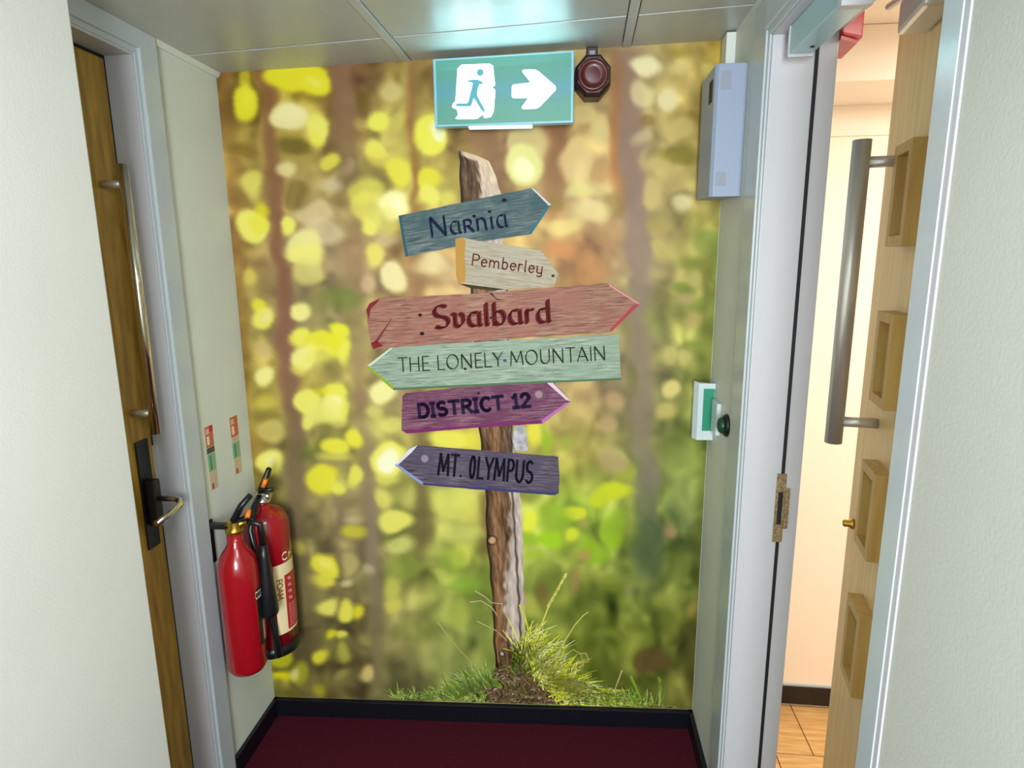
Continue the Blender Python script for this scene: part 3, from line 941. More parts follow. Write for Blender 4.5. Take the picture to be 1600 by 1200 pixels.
# --- blurred forest artwork, painted as an array of ink colours
GX = [360, 450, 540, 630, 720, 810, 900, 990, 1080, 1135]
GY = [90, 200, 300, 400, 500, 600, 700, 800, 900, 1000, 1095]
GC = [
    [(140, 105, 45), (215, 200, 50), (150, 110, 70), (190, 165, 85), (150, 110, 60), (190, 160, 90), (215, 190, 120), (210, 190, 130), (205, 180, 100), (190, 160, 60)],
    [(150, 125, 55), (200, 180, 80), (160, 130, 70), (195, 180, 90), (180, 150, 80), (190, 150, 110), (205, 170, 105), (205, 185, 125), (190, 165, 90), (170, 145, 60)],
    [(170, 140, 70), (165, 140, 80), (165, 145, 90), (205, 190, 90), (200, 180, 90), (190, 160, 100), (220, 190, 130), (200, 175, 120), (200, 180, 110), (160, 145, 70)],
    [(170, 140, 70), (205, 180, 120), (195, 170, 120), (190, 155, 95), (215, 175, 115), (215, 180, 110), (205, 155, 95), (190, 165, 120), (190, 178, 95), (145, 150, 60)],
    [(150, 130, 60), (150, 135, 90), (155, 145, 85), (175, 145, 95), (215, 185, 130), (215, 180, 100), (190, 160, 100), (170, 160, 105), (165, 165, 80), (128, 135, 55)],
    [(150, 130, 60), (180, 160, 70), (180, 165, 90), (205, 180, 120), (200, 180, 110), (195, 175, 110), (195, 165, 110), (165, 150, 105), (160, 160, 80), (125, 140, 50)],
    [(180, 150, 60), (150, 140, 80), (160, 150, 80), (205, 195, 100), (205, 195, 100), (195, 185, 90), (180, 165, 80), (155, 150, 90), (125, 140, 60), (120, 135, 48)],
    [(150, 140, 60), (150, 140, 75), (150, 132, 95), (160, 160, 80), (200, 200, 100), (195, 200, 90), (155, 185, 60), (150, 160, 65), (120, 135, 75), (118, 130, 50)],
    [(150, 135, 60), (145, 140, 70), (145, 132, 85), (160, 155, 80), (165, 180, 75), (155, 170, 70), (150, 160, 65), (125, 140, 60), (118, 130, 52), (114, 122, 42)],
    [(130, 125, 50), (125, 118, 55), (115, 105, 60), (155, 148, 88), (142, 152, 74), (145, 160, 68), (132, 145, 50), (120, 130, 45), (112, 112, 48), (108, 110, 40)],
    [(150, 140, 40), (140, 130, 50), (120, 105, 60), (150, 142, 82), (150, 158, 88), (150, 150, 70), (120, 130, 45), (112, 118, 45), (110, 108, 45), (104, 96, 35)],
]
TR = [  # trunks: points (x, y, half width, colour, strength)
    [(412, 95, 12, (145, 95, 60), .85), (424, 250, 14, (140, 98, 66), .85), (437, 400, 13, (145, 100, 72), .95), (448, 560, 15, (150, 105, 85), .95), (458, 700, 16, (130, 110, 80), .9), (465, 830, 18, (130, 112, 88), .7), (475, 1000, 18, (110, 95, 62), .6), (482, 1100, 18, (112, 98, 62), .5)],
    [(532, 95, 18, (150, 112, 85), .9), (537, 200, 20, (145, 112, 80), .85), (543, 270, 18, (145, 125, 85), .6), (545, 330, 14, (150, 120, 80), .35), (548, 400, 16, (165, 125, 90), .6), (555, 470, 14, (160, 130, 100), .5), (562, 600, 10, (165, 135, 105), .5), (574, 700, 13, (150, 130, 95), .8), (580, 860, 13, (150, 132, 110), .9), (588, 1000, 14, (140, 128, 88), .8), (594, 1100, 15, (140, 132, 85), .6)],
    [(641, 90, 9, (150, 110, 65), .7), (645, 200, 7, (155, 100, 55), .85), (648, 330, 6, (155, 105, 60), .85), (652, 420, 16, (165, 120, 85), .5), (655, 700, 12, (115, 95, 60), .75), (657, 840, 12, (120, 105, 65), .75), (660, 890, 10, (150, 150, 80), 0)],
    [(750, 190, 20, (150, 110, 75), .8), (768, 270, 22, (155, 115, 85), .8), (775, 330, 18, (160, 120, 85), .3)],
    [(866, 190, 14, (145, 95, 62), .85), (864, 300, 15, (155, 110, 70), .7), (870, 350, 16, (190, 120, 70), .2)],
    [(972, 75, 22, (160, 130, 105), .85), (982, 180, 22, (160, 130, 112), .95), (990, 300, 20, (160, 132, 118), .9), (997, 400, 19, (165, 142, 125), .85), (1000, 560, 17, (150, 132, 108), .85), (1004, 680, 16, (145, 130, 110), .75), (1010, 760, 20, (120, 118, 100), .75), (1013, 880, 20, (92, 108, 78), .55), (1018, 940, 18, (110, 118, 60), .2)],
    [(958, 75, 5, (190, 120, 60), .5), (960, 260, 9, (190, 110, 60), .75), (968, 330, 6, (180, 115, 60), .3)],
    [(350, 110, 7, (150, 105, 55), .5), (362, 280, 8, (170, 120, 65), .5), (378, 520, 7, (170, 120, 60), .5), (392, 700, 6, (175, 135, 50), .5), (405, 900, 6, (160, 130, 50), .5)],
    [(752, 760, 10, (120, 95, 50), .8), (758, 860, 12, (120, 100, 55), .7), (762, 900, 10, (140, 140, 60), 0)],
    [(1122, 400, 7, (120, 128, 45), .5), (1105, 700, 8, (118, 122, 40), .5), (1080, 1100, 10, (92, 80, 30), .6)],
    [(500, 975, 12, (95, 82, 60), .5), (468, 985, 14, (90, 78, 55), .7), (472, 1050, 14, (105, 90, 55), .5)],
]
Yc, LYc, Pc, Wc = (238, 228, 42), (242, 235, 110), (240, 228, 160), (255, 250, 200)
BL = [
    (567, 156, 10, 13, (125, 105, 35), .7), (465, 150, 16, 6, (150, 125, 30), .8), (459, 228, 26, 14, (110, 95, 35), .85), (377, 236, 20, 14, (135, 110, 35), .7), (465, 302, 20, 16, (130, 110, 50), .7), (532, 312, 14, 10, (140, 110, 60), .6), (365, 115, 8, 12, (110, 95, 30), .6),
    (1009, 190, 11, 12, (145, 110, 50), .7), (1057, 240, 28, 16, (140, 130, 40), .75), (1083, 187, 13, 12, (150, 125, 45), .7), (1058, 80, 18, 8, (165, 145, 45), .6), (865, 314, 12, 12, (155, 135, 60), .7), (955, 318, 16, 22, (160, 135, 70), .6), (952, 366, 18, 30, (195, 145, 95), .5), (1088, 345, 18, 14, (150, 145, 60), .6), (1105, 378, 26, 22, (140, 158, 70), .7),
    (535, 462, 30, 15, (125, 140, 60), .8), (500, 475, 20, 14, (150, 150, 80), .6), (545, 495, 22, 20, (150, 135, 80), .5), (564, 617, 10, 13, (165, 130, 98), .8), (561, 566, 16, 9, (178, 145, 98), .7), (505, 700, 40, 12, (130, 135, 55), .6), (480, 712, 20, 10, (110, 120, 50), .6), (425, 650, 20, 6, (135, 130, 50), .5),
    (921, 420, 26, 24, (208, 150, 90), .8), (882, 396, 18, 12, (225, 155, 95), .85), (862, 389, 20, 12, (225, 150, 95), .8), (1074, 405, 22, 9, (128, 142, 52), .7), (1060, 446, 15, 11, (118, 138, 50), .7), (1088, 476, 16, 12, (130, 150, 60), .6), (1085, 540, 18, 14, (135, 150, 60), .6), (975, 502, 8, 30, (150, 130, 70), .5), (984, 592, 11, 24, (118, 120, 60), .6), (982, 680, 10, 26, (125, 125, 65), .5), (1020, 500, 14, 24, (160, 165, 85), .5),
    (382, 122, 13, 16, (200, 185, 40), .9), (382, 158, 17, 28, Yc, .9), (384, 150, 9, 14, (240, 235, 60), .8), (448, 125, 34, 24, Yc, .95), (493, 126, 24, 24, Yc, .95), (470, 112, 40, 14, Yc, .95), (494, 129, 9, 8, LYc, .8), (452, 183, 32, 21, Pc, .95), (455, 178, 20, 12, (248, 240, 175), .7), (494, 198, 18, 28, LYc, .9), (488, 215, 12, 12, Yc, .4), (510, 250, 15, 14, (225, 215, 80), .9), (445, 267, 16, 15, Pc, .85), (394, 287, 16, 22, LYc, .85), (391, 350, 26, 28, LYc, .9), (400, 345, 16, 16, Yc, .5), (408, 322, 11, 12, Yc, .85), (450, 349, 15, 19, LYc, .95),
    (493, 332, 28, 20, (228, 205, 155), .8), (500, 365, 34, 22, (228, 208, 165), .7), (476, 380, 24, 22, (240, 232, 150), .9), (521, 287, 20, 11, (215, 198, 155), .85), (609, 142, 20, 14, (225, 208, 135), .85), (589, 185, 22, 16, (240, 235, 95), .95), (560, 190, 10, 12, (220, 195, 100), .6), (591, 233, 17, 20, (238, 230, 100), .95), (593, 250, 14, 14, (235, 222, 90), .7), (623, 187, 14, 13, (218, 205, 100), .8), (620, 270, 18, 24, (238, 228, 75), .9), (572, 300, 24, 24, (238, 228, 95), .8), (575, 325, 24, 28, (238, 230, 100), .8), (572, 354, 15, 14, LYc, .9), (617, 318, 28, 22, (252, 245, 170), .95), (622, 316, 12, 10, Wc, .9), (600, 345, 22, 20, (240, 232, 120), .6),
    (674, 213, 30, 30, (244, 238, 90), .95), (683, 206, 16, 14, Wc, .9), (671, 280, 21, 20, (236, 226, 60), .9), (668, 306, 18, 17, (240, 234, 105), .9), (697, 315, 16, 12, LYc, .8), (544, 261, 13, 10, (195, 160, 125), .7), (650, 245, 6, 20, (200, 190, 60), .3), (600, 370, 18, 12, (220, 200, 150), .7), (585, 392, 12, 12, (236, 226, 110), .8),
    (822, 225, 30, 32, (225, 208, 140), .85), (819, 256, 33, 32, (240, 234, 150), .95), (818, 262, 20, 18, (252, 248, 195), .95), (907, 180, 22, 18, (235, 215, 140), .8), (935, 204, 15, 22, (235, 218, 145), .8), (899, 250, 28, 34, (245, 215, 150), .75), (938, 264, 14, 14, (212, 168, 105), .85), (1006, 105, 25, 15, (250, 238, 185), .95), (1055, 108, 18, 13, (228, 208, 140), .7), (1000, 146, 20, 20, (240, 225, 165), .85), (1042, 153, 18, 17, (246, 232, 175), .9), (1003, 219, 12, 12, (225, 205, 155), .7), (1063, 199, 26, 18, (222, 202, 122), .8), (1105, 114, 13, 15, (235, 222, 130), .8), (1020, 300, 16, 20, (225, 205, 130), .8), (1066, 318, 15, 15, (248, 236, 175), .85), (1052, 280, 28, 20, (215, 192, 118), .6), (1098, 215, 8, 40, (180, 160, 70), .4),
    (907, 295, 26, 14, (242, 228, 145), .85), (921, 330, 30, 18, (248, 228, 160), .85), (887, 354, 26, 14, (248, 228, 140), .85), (1026, 349, 16, 14, (188, 172, 85), .6), (835, 120, 10, 30, (200, 150, 80), .3),
    (476, 397, 28, 18, (244, 236, 130), .9), (482, 424, 24, 22, (235, 222, 125), .8), (391, 431, 14, 13, (228, 208, 95), .85), (586, 400, 14, 18, (238, 226, 110), .9), (615, 431, 22, 25, (245, 232, 170), .9), (572, 439, 13, 14, (228, 195, 150), .85), (677, 410, 28, 15, (248, 232, 170), .85), (700, 425, 20, 16, (225, 195, 140), .6),
    (401, 476, 12, 12, (230, 220, 60), .9), (408, 497, 18, 19, (238, 230, 100), .9), (412, 495, 9, 10, Pc, .7), (467, 487, 17, 16, (244, 236, 145), .95), (521, 490, 14, 8, (195, 165, 120), .6), (527, 516, 16, 16, (240, 234, 60), .95), (467, 529, 16, 15, (242, 235, 95), .95), (499, 540, 28, 17, (240, 230, 60), .95), (524, 543, 20, 20, (240, 232, 50), .9), (539, 552, 10, 24, (242, 236, 90), .9), (476, 561, 22, 20, (246, 240, 140), .9), (503, 562, 24, 13, (242, 234, 100), .8), (466, 578, 13, 12, (240, 232, 110), .8), (411, 548, 12, 15, (215, 190, 125), .75), (414, 590, 16, 16, (244, 236, 145), .95), (416, 627, 14, 12, (222, 205, 85), .8),
    (524, 616, 18, 17, (242, 236, 90), .95), (482, 628, 20, 19, (242, 235, 110), .95), (522, 637, 20, 18, (254, 250, 190), .95), (505, 640, 30, 20, (242, 236, 110), .8), (504, 614, 11, 7, (240, 232, 40), .85), (499, 650, 24, 14, (242, 236, 120), .8), (476, 657, 13, 13, (240, 232, 115), .9), (539, 640, 8, 18, (240, 234, 100), .9), (530, 655, 16, 10, (240, 234, 110), .7), (601, 610, 22, 20, (246, 240, 160), .95), (589, 642, 14, 12, (228, 220, 120), .8), (612, 662, 20, 14, (242, 236, 120), .8), (552, 682, 15, 15, (240, 232, 70), .95), (526, 697, 19, 15, (240, 232, 70), .95), (419, 678, 19, 20, (225, 208, 115), .85),
    (420, 724, 21, 19, (244, 236, 110), .95), (422, 722, 10, 9, Wc, .6), (520, 716, 24, 10, (236, 228, 100), .8), (499, 751, 25, 19, (240, 232, 60), .95), (528, 757, 14, 11, (242, 236, 95), .9), (554, 744, 15, 15, (238, 230, 95), .9), (608, 716, 30, 26, (244, 238, 110), .95), (608, 716, 18, 15, (254, 252, 215), .95), (608, 745, 18, 14, (238, 232, 110), .85), (600, 778, 14, 13, (236, 228, 110), .85), (618, 810, 28, 19, (238, 232, 110), .9), (554, 832, 17, 12, (232, 222, 60), .85), (554, 812, 10, 8, (222, 206, 150), .7), (625, 848, 24, 14, (232, 232, 130), .8),
    (707, 783, 36, 26, (225, 224, 105), .8), (717, 833, 32, 12, (222, 220, 115), .7), (717, 864, 20, 16, (230, 225, 90), .8), (700, 684, 40, 16, (240, 232, 90), .9), (740, 690, 14, 22, (238, 225, 60), .7), (730, 800, 20, 24, (215, 205, 90), .4),
    (506, 881, 21, 22, (242, 234, 66), .95), (508, 878, 10, 10, (250, 244, 130), .8), (502, 906, 18, 12, (238, 228, 80), .9), (547, 881, 14, 13, (215, 200, 125), .75), (574, 895, 10, 10, (215, 200, 155), .7), (537, 908, 10, 10, (232, 218, 155), .85), (466, 852, 15, 12, (205, 198, 80), .8), (612, 915, 12, 14, (215, 215, 92), .75), (615, 939, 14, 12, (226, 216, 92), .85), (683, 901, 14, 9, (192, 200, 85), .8), (717, 960, 16, 14, (180, 192, 80), .8), (506, 949, 18, 13, (242, 235, 110), .95), (538, 956, 13, 13, (242, 235, 90), .95), (557, 955, 9, 12, (236, 226, 50), .9), (513, 994, 13, 10, (232, 222, 50), .9), (533, 999, 11, 11, (238, 230, 90), .9), (501, 1026, 13, 12, (236, 226, 62), .95), (533, 1024, 10, 10, (208, 202, 78), .85), (574, 997, 9, 9, (192, 180, 92), .6), (537, 1054, 10, 11, (182, 172, 85), .8), (571, 1053, 12, 11, (226, 204, 125), .9), (502, 1073, 10, 9, (205, 195, 45), .8), (438, 1026, 18, 16, (205, 200, 35), .9), (470, 1048, 14, 15, (200, 200, 45), .8), (441, 1056, 20, 8, (236, 228, 20), .95), (461, 1051, 8, 8, (232, 218, 130), .95),
    (724, 915, 24, 20, (142, 180, 55), .7), (630, 885, 30, 20, (145, 170, 62), .6), (705, 870, 20, 18, (150, 185, 60), .5), (650, 990, 40, 20, (140, 145, 62), .5),
    (833, 814, 13, 13, (236, 240, 66), .95), (859, 840, 15, 14, (172, 216, 32), .9), (890, 836, 12, 11, (218, 226, 52), .95), (897, 801, 14, 13, (222, 226, 52), .95), (834, 838, 14, 12, (155, 202, 32), .8), (869, 806, 24, 20, (152, 188, 42), .7), (957, 765, 30, 15, (212, 220, 40), .95), (932, 778, 17, 12, (206, 216, 42), .95), (971, 735, 16, 14, (178, 188, 62), .7), (960, 840, 15, 14, (160, 200, 32), .85), (964, 815, 14, 18, (156, 192, 42), .8), (922, 861, 28, 20, (150, 188, 32), .8), (834, 868, 15, 8, (170, 202, 52), .8), (908, 818, 11, 12, (188, 172, 92), .75), (904, 868, 12, 10, (195, 155, 95), .85), (950, 718, 20, 18, (195, 168, 120), .7), (1044, 829, 13, 10, (178, 145, 100), .85), (1020, 745, 18, 18, (145, 130, 118), .6), (985, 917, 10, 10, (168, 156, 98), .8), (996, 920, 8, 8, (92, 102, 50), .6), (1009, 845, 22, 46, (86, 110, 76), .3),
    (897, 910, 11, 20, (168, 142, 82), .8), (845, 924, 10, 17, (125, 102, 50), .75), (827, 941, 12, 17, (192, 190, 82), .85), (1018, 1030, 24, 22, (112, 82, 46), .75), (1079, 955, 9, 13, (172, 156, 72), .8), (1037, 938, 12, 10, (155, 155, 60), .6), (957, 912, 22, 14, (132, 142, 42), .6), (880, 960, 20, 30, (135, 145, 60), .5), (1052, 965, 24, 14, (115, 130, 42), .5),
    (1029, 388, 17, 16, (212, 192, 112), .85), (1080, 431, 16, 15, (200, 190, 112), .8), (1069, 465, 13, 12, (196, 176, 112), .8), (1083, 499, 12, 10, (192, 168, 102), .8), (1040, 556, 14, 16, (216, 202, 122), .85), (1069, 561, 15, 14, (216, 202, 122), .85), (1046, 607, 16, 16, (230, 212, 132), .9), (1040, 643, 18, 14, (212, 196, 112), .85), (958, 626, 18, 14, (208, 172, 122), .8), (913, 595, 15, 14, (222, 188, 122), .8), (910, 643, 16, 15, (216, 186, 122), .75), (950, 660, 16, 15, (202, 168, 118), .8), (882, 692, 14, 14, (162, 178, 62), .7), (850, 692, 12, 20, (160, 200, 32), .8), (831, 680, 13, 24, (236, 226, 72), .9), (860, 650, 16, 16, (222, 205, 120), .6),
]
RW_, RH_ = 824, 1068
X0_, Y0_ = 332, 48


def paint():
    yy, xx = np.mgrid[0:RH_, 0:RW_].astype(float)
    yy += Y0_; xx += X0_
    G_ = np.array(GC, float)
    fx = np.interp(xx[0], GX, range(len(GX)))
    fy = np.interp(yy[:, 0], GY, range(len(GY)))
    def sm(f, n):
        i = np.clip(f.astype(int), 0, n - 2)
        t = f - i
        return i, t * t * (3 - 2 * t) * 0.6 + t * 0.4
    ix, tx = sm(fx, len(GX)); iy, ty_ = sm(fy, len(GY))
    A = G_[iy][:, ix]; Bq = G_[iy][:, ix + 1]; C = G_[iy + 1][:, ix]; D = G_[iy + 1][:, ix + 1]
    tx = tx[None, :, None]; ty_ = ty_[:, None, None]
    img = (A * (1 - tx) + Bq * tx) * (1 - ty_) + (C * (1 - tx) + D * tx) * ty_
    # soft cloudy variation
    for s_, sxx, amp in ((60, 60, 12), (26, 26, 17), (15, 13, 11), (130, 16, 12)):
        h, w = RH_ // s_ + 3, RW_ // sxx + 3
        nz = rng.normal(0, 1, (h, w))
        gy = np.arange(RH_) / s_; gx = np.arange(RW_) / sxx
        iy2 = gy.astype(int); ix2 = gx.astype(int)
        ty2 = gy - iy2; tx2 = gx - ix2
        ty2 = (ty2 * ty2 * (3 - 2 * ty2))[:, None]; tx2 = (tx2 * tx2 * (3 - 2 * tx2))[None, :]
        v = (nz[iy2][:, ix2] * (1 - tx2) + nz[iy2][:, ix2 + 1] * tx2) * (1 - ty2) + (nz[iy2 + 1][:, ix2] * (1 - tx2) + nz[iy2 + 1][:, ix2 + 1] * tx2) * ty2
        img += v[:, :, None] * amp * np.array([1, 0.95, 0.55])
    ycol = yy[:, 0]
    for t in TR:
        t = sorted(t, key=lambda q: q[1])
        ys_ = [q[1] for q in t]
        cx = np.interp(ycol, ys_, [q[0] for q in t])[:, None]
        hw = np.interp(ycol, ys_, [q[2] for q in t])[:, None]
        st = np.interp(ycol, ys_, [q[4] for q in t])
        fade = np.clip((ycol - ys_[0] + 15) / 25, 0, 1) * np.clip((ys_[-1] + 15 - ycol) / 25, 0, 1)
        st = (st * fade)[:, None]
        cc = np.stack([np.interp(ycol, ys_, [q[3][k] for q in t]) for k in range(3)], -1)[:, None, :]
        a = st / (1 + np.exp((np.abs(xx - cx) - hw) / 3.2))
        img = img * (1 - a[:, :, None]) + cc * a[:, :, None]
    for (bx, by, rx, ry, cc, al) in BL:
        r = 1.6
        x0 = max(int(bx - X0_ - rx * r), 0); x1 = min(int(bx - X0_ + rx * r) + 1, RW_)
        y0 = max(int(by - Y0_ - ry * r), 0); y1 = min(int(by - Y0_ + ry * r) + 1, RH_)
        if x1 <= x0 or y1 <= y0:
            continue
        sx_ = xx[y0:y1, x0:x1]; sy_ = yy[y0:y1, x0:x1]
        q = np.sqrt(((sx_ - bx) / rx) ** 2 + ((sy_ - by) / ry) ** 2)
        soft = 7.0 / max(min(rx, ry), 5)
        a = al * np.clip((1.0 + soft * 0.6 - q) / (soft * 1.3), 0, 1)
        a = a * a * (3 - 2 * a) if al > 0.85 else a * 0.9
        img[y0:y1, x0:x1] = img[y0:y1, x0:x1] * (1 - a[..., None]) + np.array(cc, float) * a[..., None]
    # small blur
    k = np.array([1, 3, 5, 6, 5, 3, 1], float); k /= k.sum()
    P_ = np.pad(img, ((3, 3), (3, 3), (0, 0)), mode='edge')
    t1 = sum(k[i] * P_[i:i + RH_, :, :] for i in range(7))
    img = sum(k[i] * t1[:, i:i + RW_, :] for i in range(7))
    # slight warp so that the out-of-focus discs are not perfect ellipses
    def cloud(sc, seed):
        q = np.random.default_rng(seed).normal(0, 1, (RH_ // sc + 3, RW_ // sc + 3))
        gy = np.arange(RH_) / sc; gx = np.arange(RW_) / sc
        i = gy.astype(int); j = gx.astype(int)
        a = (gy - i); b = (gx - j)
        a = (a * a * (3 - 2 * a))[:, None]; b = (b * b * (3 - 2 * b))[None, :]
        return (q[i][:, j] * (1 - b) + q[i][:, j + 1] * b) * (1 - a) + (q[i + 1][:, j] * (1 - b) + q[i + 1][:, j + 1] * b) * a
    wx = cloud(34, 5) * 4.5; wy = cloud(34, 8) * 4.5
    yi = np.clip(np.arange(RH_)[:, None] + wy, 0, RH_ - 1).astype(int)
    xi = np.clip(np.arange(RW_)[None, :] + wx, 0, RW_ - 1).astype(int)
    img = img[yi, xi]
    P_ = np.pad(img, ((1, 1), (1, 1), (0, 0)), mode='edge')
    t1 = sum(P_[i:i + RH_] for i in range(3)) / 3
    img = sum(t1[:, i:i + RW_] for i in range(3)) / 3
    img = img * 0.93 + img.mean(2, keepdims=True) * 0.07 + 3
    return 255 * (np.clip(img, 0, 255) / 255) ** 1.12


IMG = paint()


def ink_grid(name, nx, ny, posfn, colfn, parent, **kw):
    """mesh sheet nx x ny with one ink colour per vertex. posfn(S,T)->(n,3), colfn(S,T)->(n,3) sRGB"""
    S, T = np.meshgrid(np.linspace(0, 1, nx), np.linspace(0, 1, ny))
    S = S.ravel(); T = T.ravel()
    co = posfn(S, T)
    c = lin(np.clip(colfn(S, T), 0, 255)) * INKS
    idx = np.arange(nx * ny).reshape(ny, nx)
    q = np.stack([idx[:-1, :-1], idx[:-1, 1:], idx[1:, 1:], idx[1:, :-1]], -1).reshape(-1, 4)
    me = bpy.data.meshes.new(name)
    me.vertices.add(len(co)); me.vertices.foreach_set('co', co.astype(np.float32).ravel())
    me.loops.add(q.size); me.loops.foreach_set('vertex_index', q.astype(np.int32).ravel())
    me.polygons.add(len(q)); me.polygons.foreach_set('loop_start', np.arange(0, q.size, 4, dtype=np.int32))
    me.update(calc_edges=True); me.validate()
    at = me.color_attributes.new('ink', 'FLOAT_COLOR', 'POINT')
    at.data.foreach_set('color', np.concatenate([c, np.ones((len(c), 1))], 1).astype(np.float32).ravel())
    me.materials.append(INK)
    o = bpy.data.objects.new(name, me)
    COL.objects.link(o)
    if parent is not None:
        o.parent = parent
        bpy_parent_fix(o, parent)
    return tag(o, **kw)


Bo, Ba, Bn = np.array(B.o), np.array(B.a), np.array(B.n)


def wall_np(u, v, d):
    return Bo + Ba * u[:, None] + Bn * d + np.array([0, 0, 1.0]) * v[:, None]


MU0, MU1, MV0 = 0.0, BW - 0.001, SK


def mural_top(u):
    return cz(u) + 0.008


def pos_bg(S, T):
    u = MU0 + (MU1 - MU0) * S
    v = MV0 + (mural_top(u) - MV0) * (1 - T)
    return wall_np(u, v, 0.0006)


def col_bg(S, T):
    u = MU0 + (MU1 - MU0) * S
    v = MV0 + (mural_top(u) - MV0) * (1 - T)
    p = np.stack([u, v, np.ones_like(u)], -1) @ Hi.T
    x = np.clip(p[:, 0] / p[:, 2] - X0_, 0, RW_ - 1.001)
    y = np.clip(p[:, 1] / p[:, 2] - Y0_, 0, RH_ - 1.001)
    xi, yi = x.astype(int), y.astype(int)
    return IMG[yi, xi]


mural = ink_grid('forest_mural', 380, 500, pos_bg, col_bg, None, label='printed wall mural of a blurred sunlit forest with a fantasy signpost', cat='mural')
mural.location = (0, 0, 0)


# --- signpost of the print
def noise1(n, sc, seed):
    r_ = np.random.default_rng(seed)
    k = max(int(n / sc) + 3, 4)
    v = r_.normal(0, 1, k)
    g = np.arange(n) / sc
    i = g.astype(int); t = g - i; t = t * t * (3 - 2 * t)
    return v[i] * (1 - t) + v[i + 1] * t


PY = [236, 243, 252, 262, 300, 340, 452, 560, 665, 770, 845, 864, 900, 945, 1000, 1045, 1060]
PLx = [717, 717, 718, 718, 719, 722, 735, 742, 748, 759, 760, 763, 766, 770, 771, 775, 776]
PRx = [722, 744, 764, 770, 782, 784, 794, 800, 801, 813, 817, 817, 818, 820, 822, 822, 822]
PBx = [718, 722, 745, 748, 752, 752, 770, 785, 800, 798, 797, 796, 791, 788, 795, 812, 814]


def pos_post(S, T):
    y = 236 + (1060 - 236) * T
    l = np.interp(y, PY, PLx) + 1.2 * np.sin(y * 0.13) * 0.6
    r = np.interp(y, PY, PRx) + 0.8 * np.sin(y * 0.21)
    x = l + (r - l) * S
    u, v = artv(x, y)
    return wall_np(u, v, 0.0015)


_r = np.random.default_rng(3)
_n1 = _r.normal(0, 1, (400, 64))


def col_post(S, T):
    y = 236 + (1060 - 236) * T
    l = np.interp(y, PY, PLx); r = np.interp(y, PY, PRx); b = np.interp(y, PY, PBx)
    x = l + (r - l) * S
    # streaky grain
    gx = S * 26 + 1.5 * np.sin(y * 0.02); gy = y / 14.0
    def vn(gx, gy):
        ix = np.floor(gx).astype(int); iy = np.floor(gy).astype(int)
        tx = gx - ix; ty = gy - iy
        f = lambda a, c: _n1[a % 400, c % 64]
        return (f(iy, ix) * (1 - tx) + f(iy, ix + 1) * tx) * (1 - ty) + (f(iy + 1, ix) * (1 - tx) + f(iy + 1, ix + 1) * tx) * ty
    g = vn(gx, gy) + 0.6 * vn(gx * 2.3 + 9, gy * 2.1)
    dark = np.array([98, 72, 50.0]); light = np.array([200, 184, 172.0])
    w = 1 / (1 + np.exp(-(x - b + 3 * vn(gx * 0.4, gy * 1.5)) / 1.6))
    w = np.where(y < 320, 1 / (1 + np.exp(-(x - b + 2 * g) / 1.5)), w)
    c = dark + (light - dark) * w[:, None]
    topc = np.array([225, 200, 170.0])
    wt = np.clip((330 - y) / 60, 0, 1) * w
    c = c * (1 - wt[:, None]) + topc * wt[:, None]
    c = c + (g * (24 - 8 * w))[:, None] * np.array([1, 0.9, 0.8])
    # bark darker on the left edge, brown heart
    e = np.exp(-((x - l) / 4.5) ** 2)
    c = c * (1 - 0.65 * e[:, None])
    br = np.exp(-((x - (l + 0.45 * (b - l))) / 9) ** 2) * (y > 400)
    c = c + br[:, None] * np.array([46, 34, 22.0])
    # cracks
    for pts, wd in (([(400, 790), (665, 799), (780, 801), (870, 807), (945, 811), (1000, 814)], 1.5), ([(640, 806), (700, 809), (720, 806)], 2.5)):
        ys_ = [p[0] for p in pts]; xs_ = [p[1] for p in pts]
        k = np.exp(-((x - np.interp(y, ys_, xs_)) / wd) ** 2) * ((y > ys_[0]) & (y < ys_[-1]))
        c = c * (1 - 0.8 * k[:, None])
    # darkness near the earth
    c = c * (1 - 0.45 * np.clip((y - 990) / 60, 0, 1))[:, None]
    for kx, ky, kr, kc in ((769, 844, 5.5, (205, 160, 120)), (784, 1021, 2.5, (225, 215, 205))):
        q = np.hypot(x - kx, y - ky)
        k = np.clip((kr + 1 - q) / 1.5, 0, 1)
        c = c * (1 - k[:, None]) + np.array(kc, float) * k[:, None]
        k = np.exp(-((q - kr - 1.2) / 1.2) ** 2) * 0.6
        c = c * (1 - k[:, None])
    return c


post = ink_grid('printed_post', 30, 420, pos_post, col_post, mural, label='weathered split wooden post of the printed signpost')


def splinter():
    m = MB(); f = on_wall(1.2)
    m.poly([f(*p) for p in [(804, 668), (814, 664), (821, 668), (826, 700), (822, 706), (806, 704), (801, 690)]])
    return m.build('post_splinter', mat('pale_splinter_ink', (186, 184, 190), 0.6, c2=(150, 146, 150), nscale=60, spec=.1), mural)


splinter()


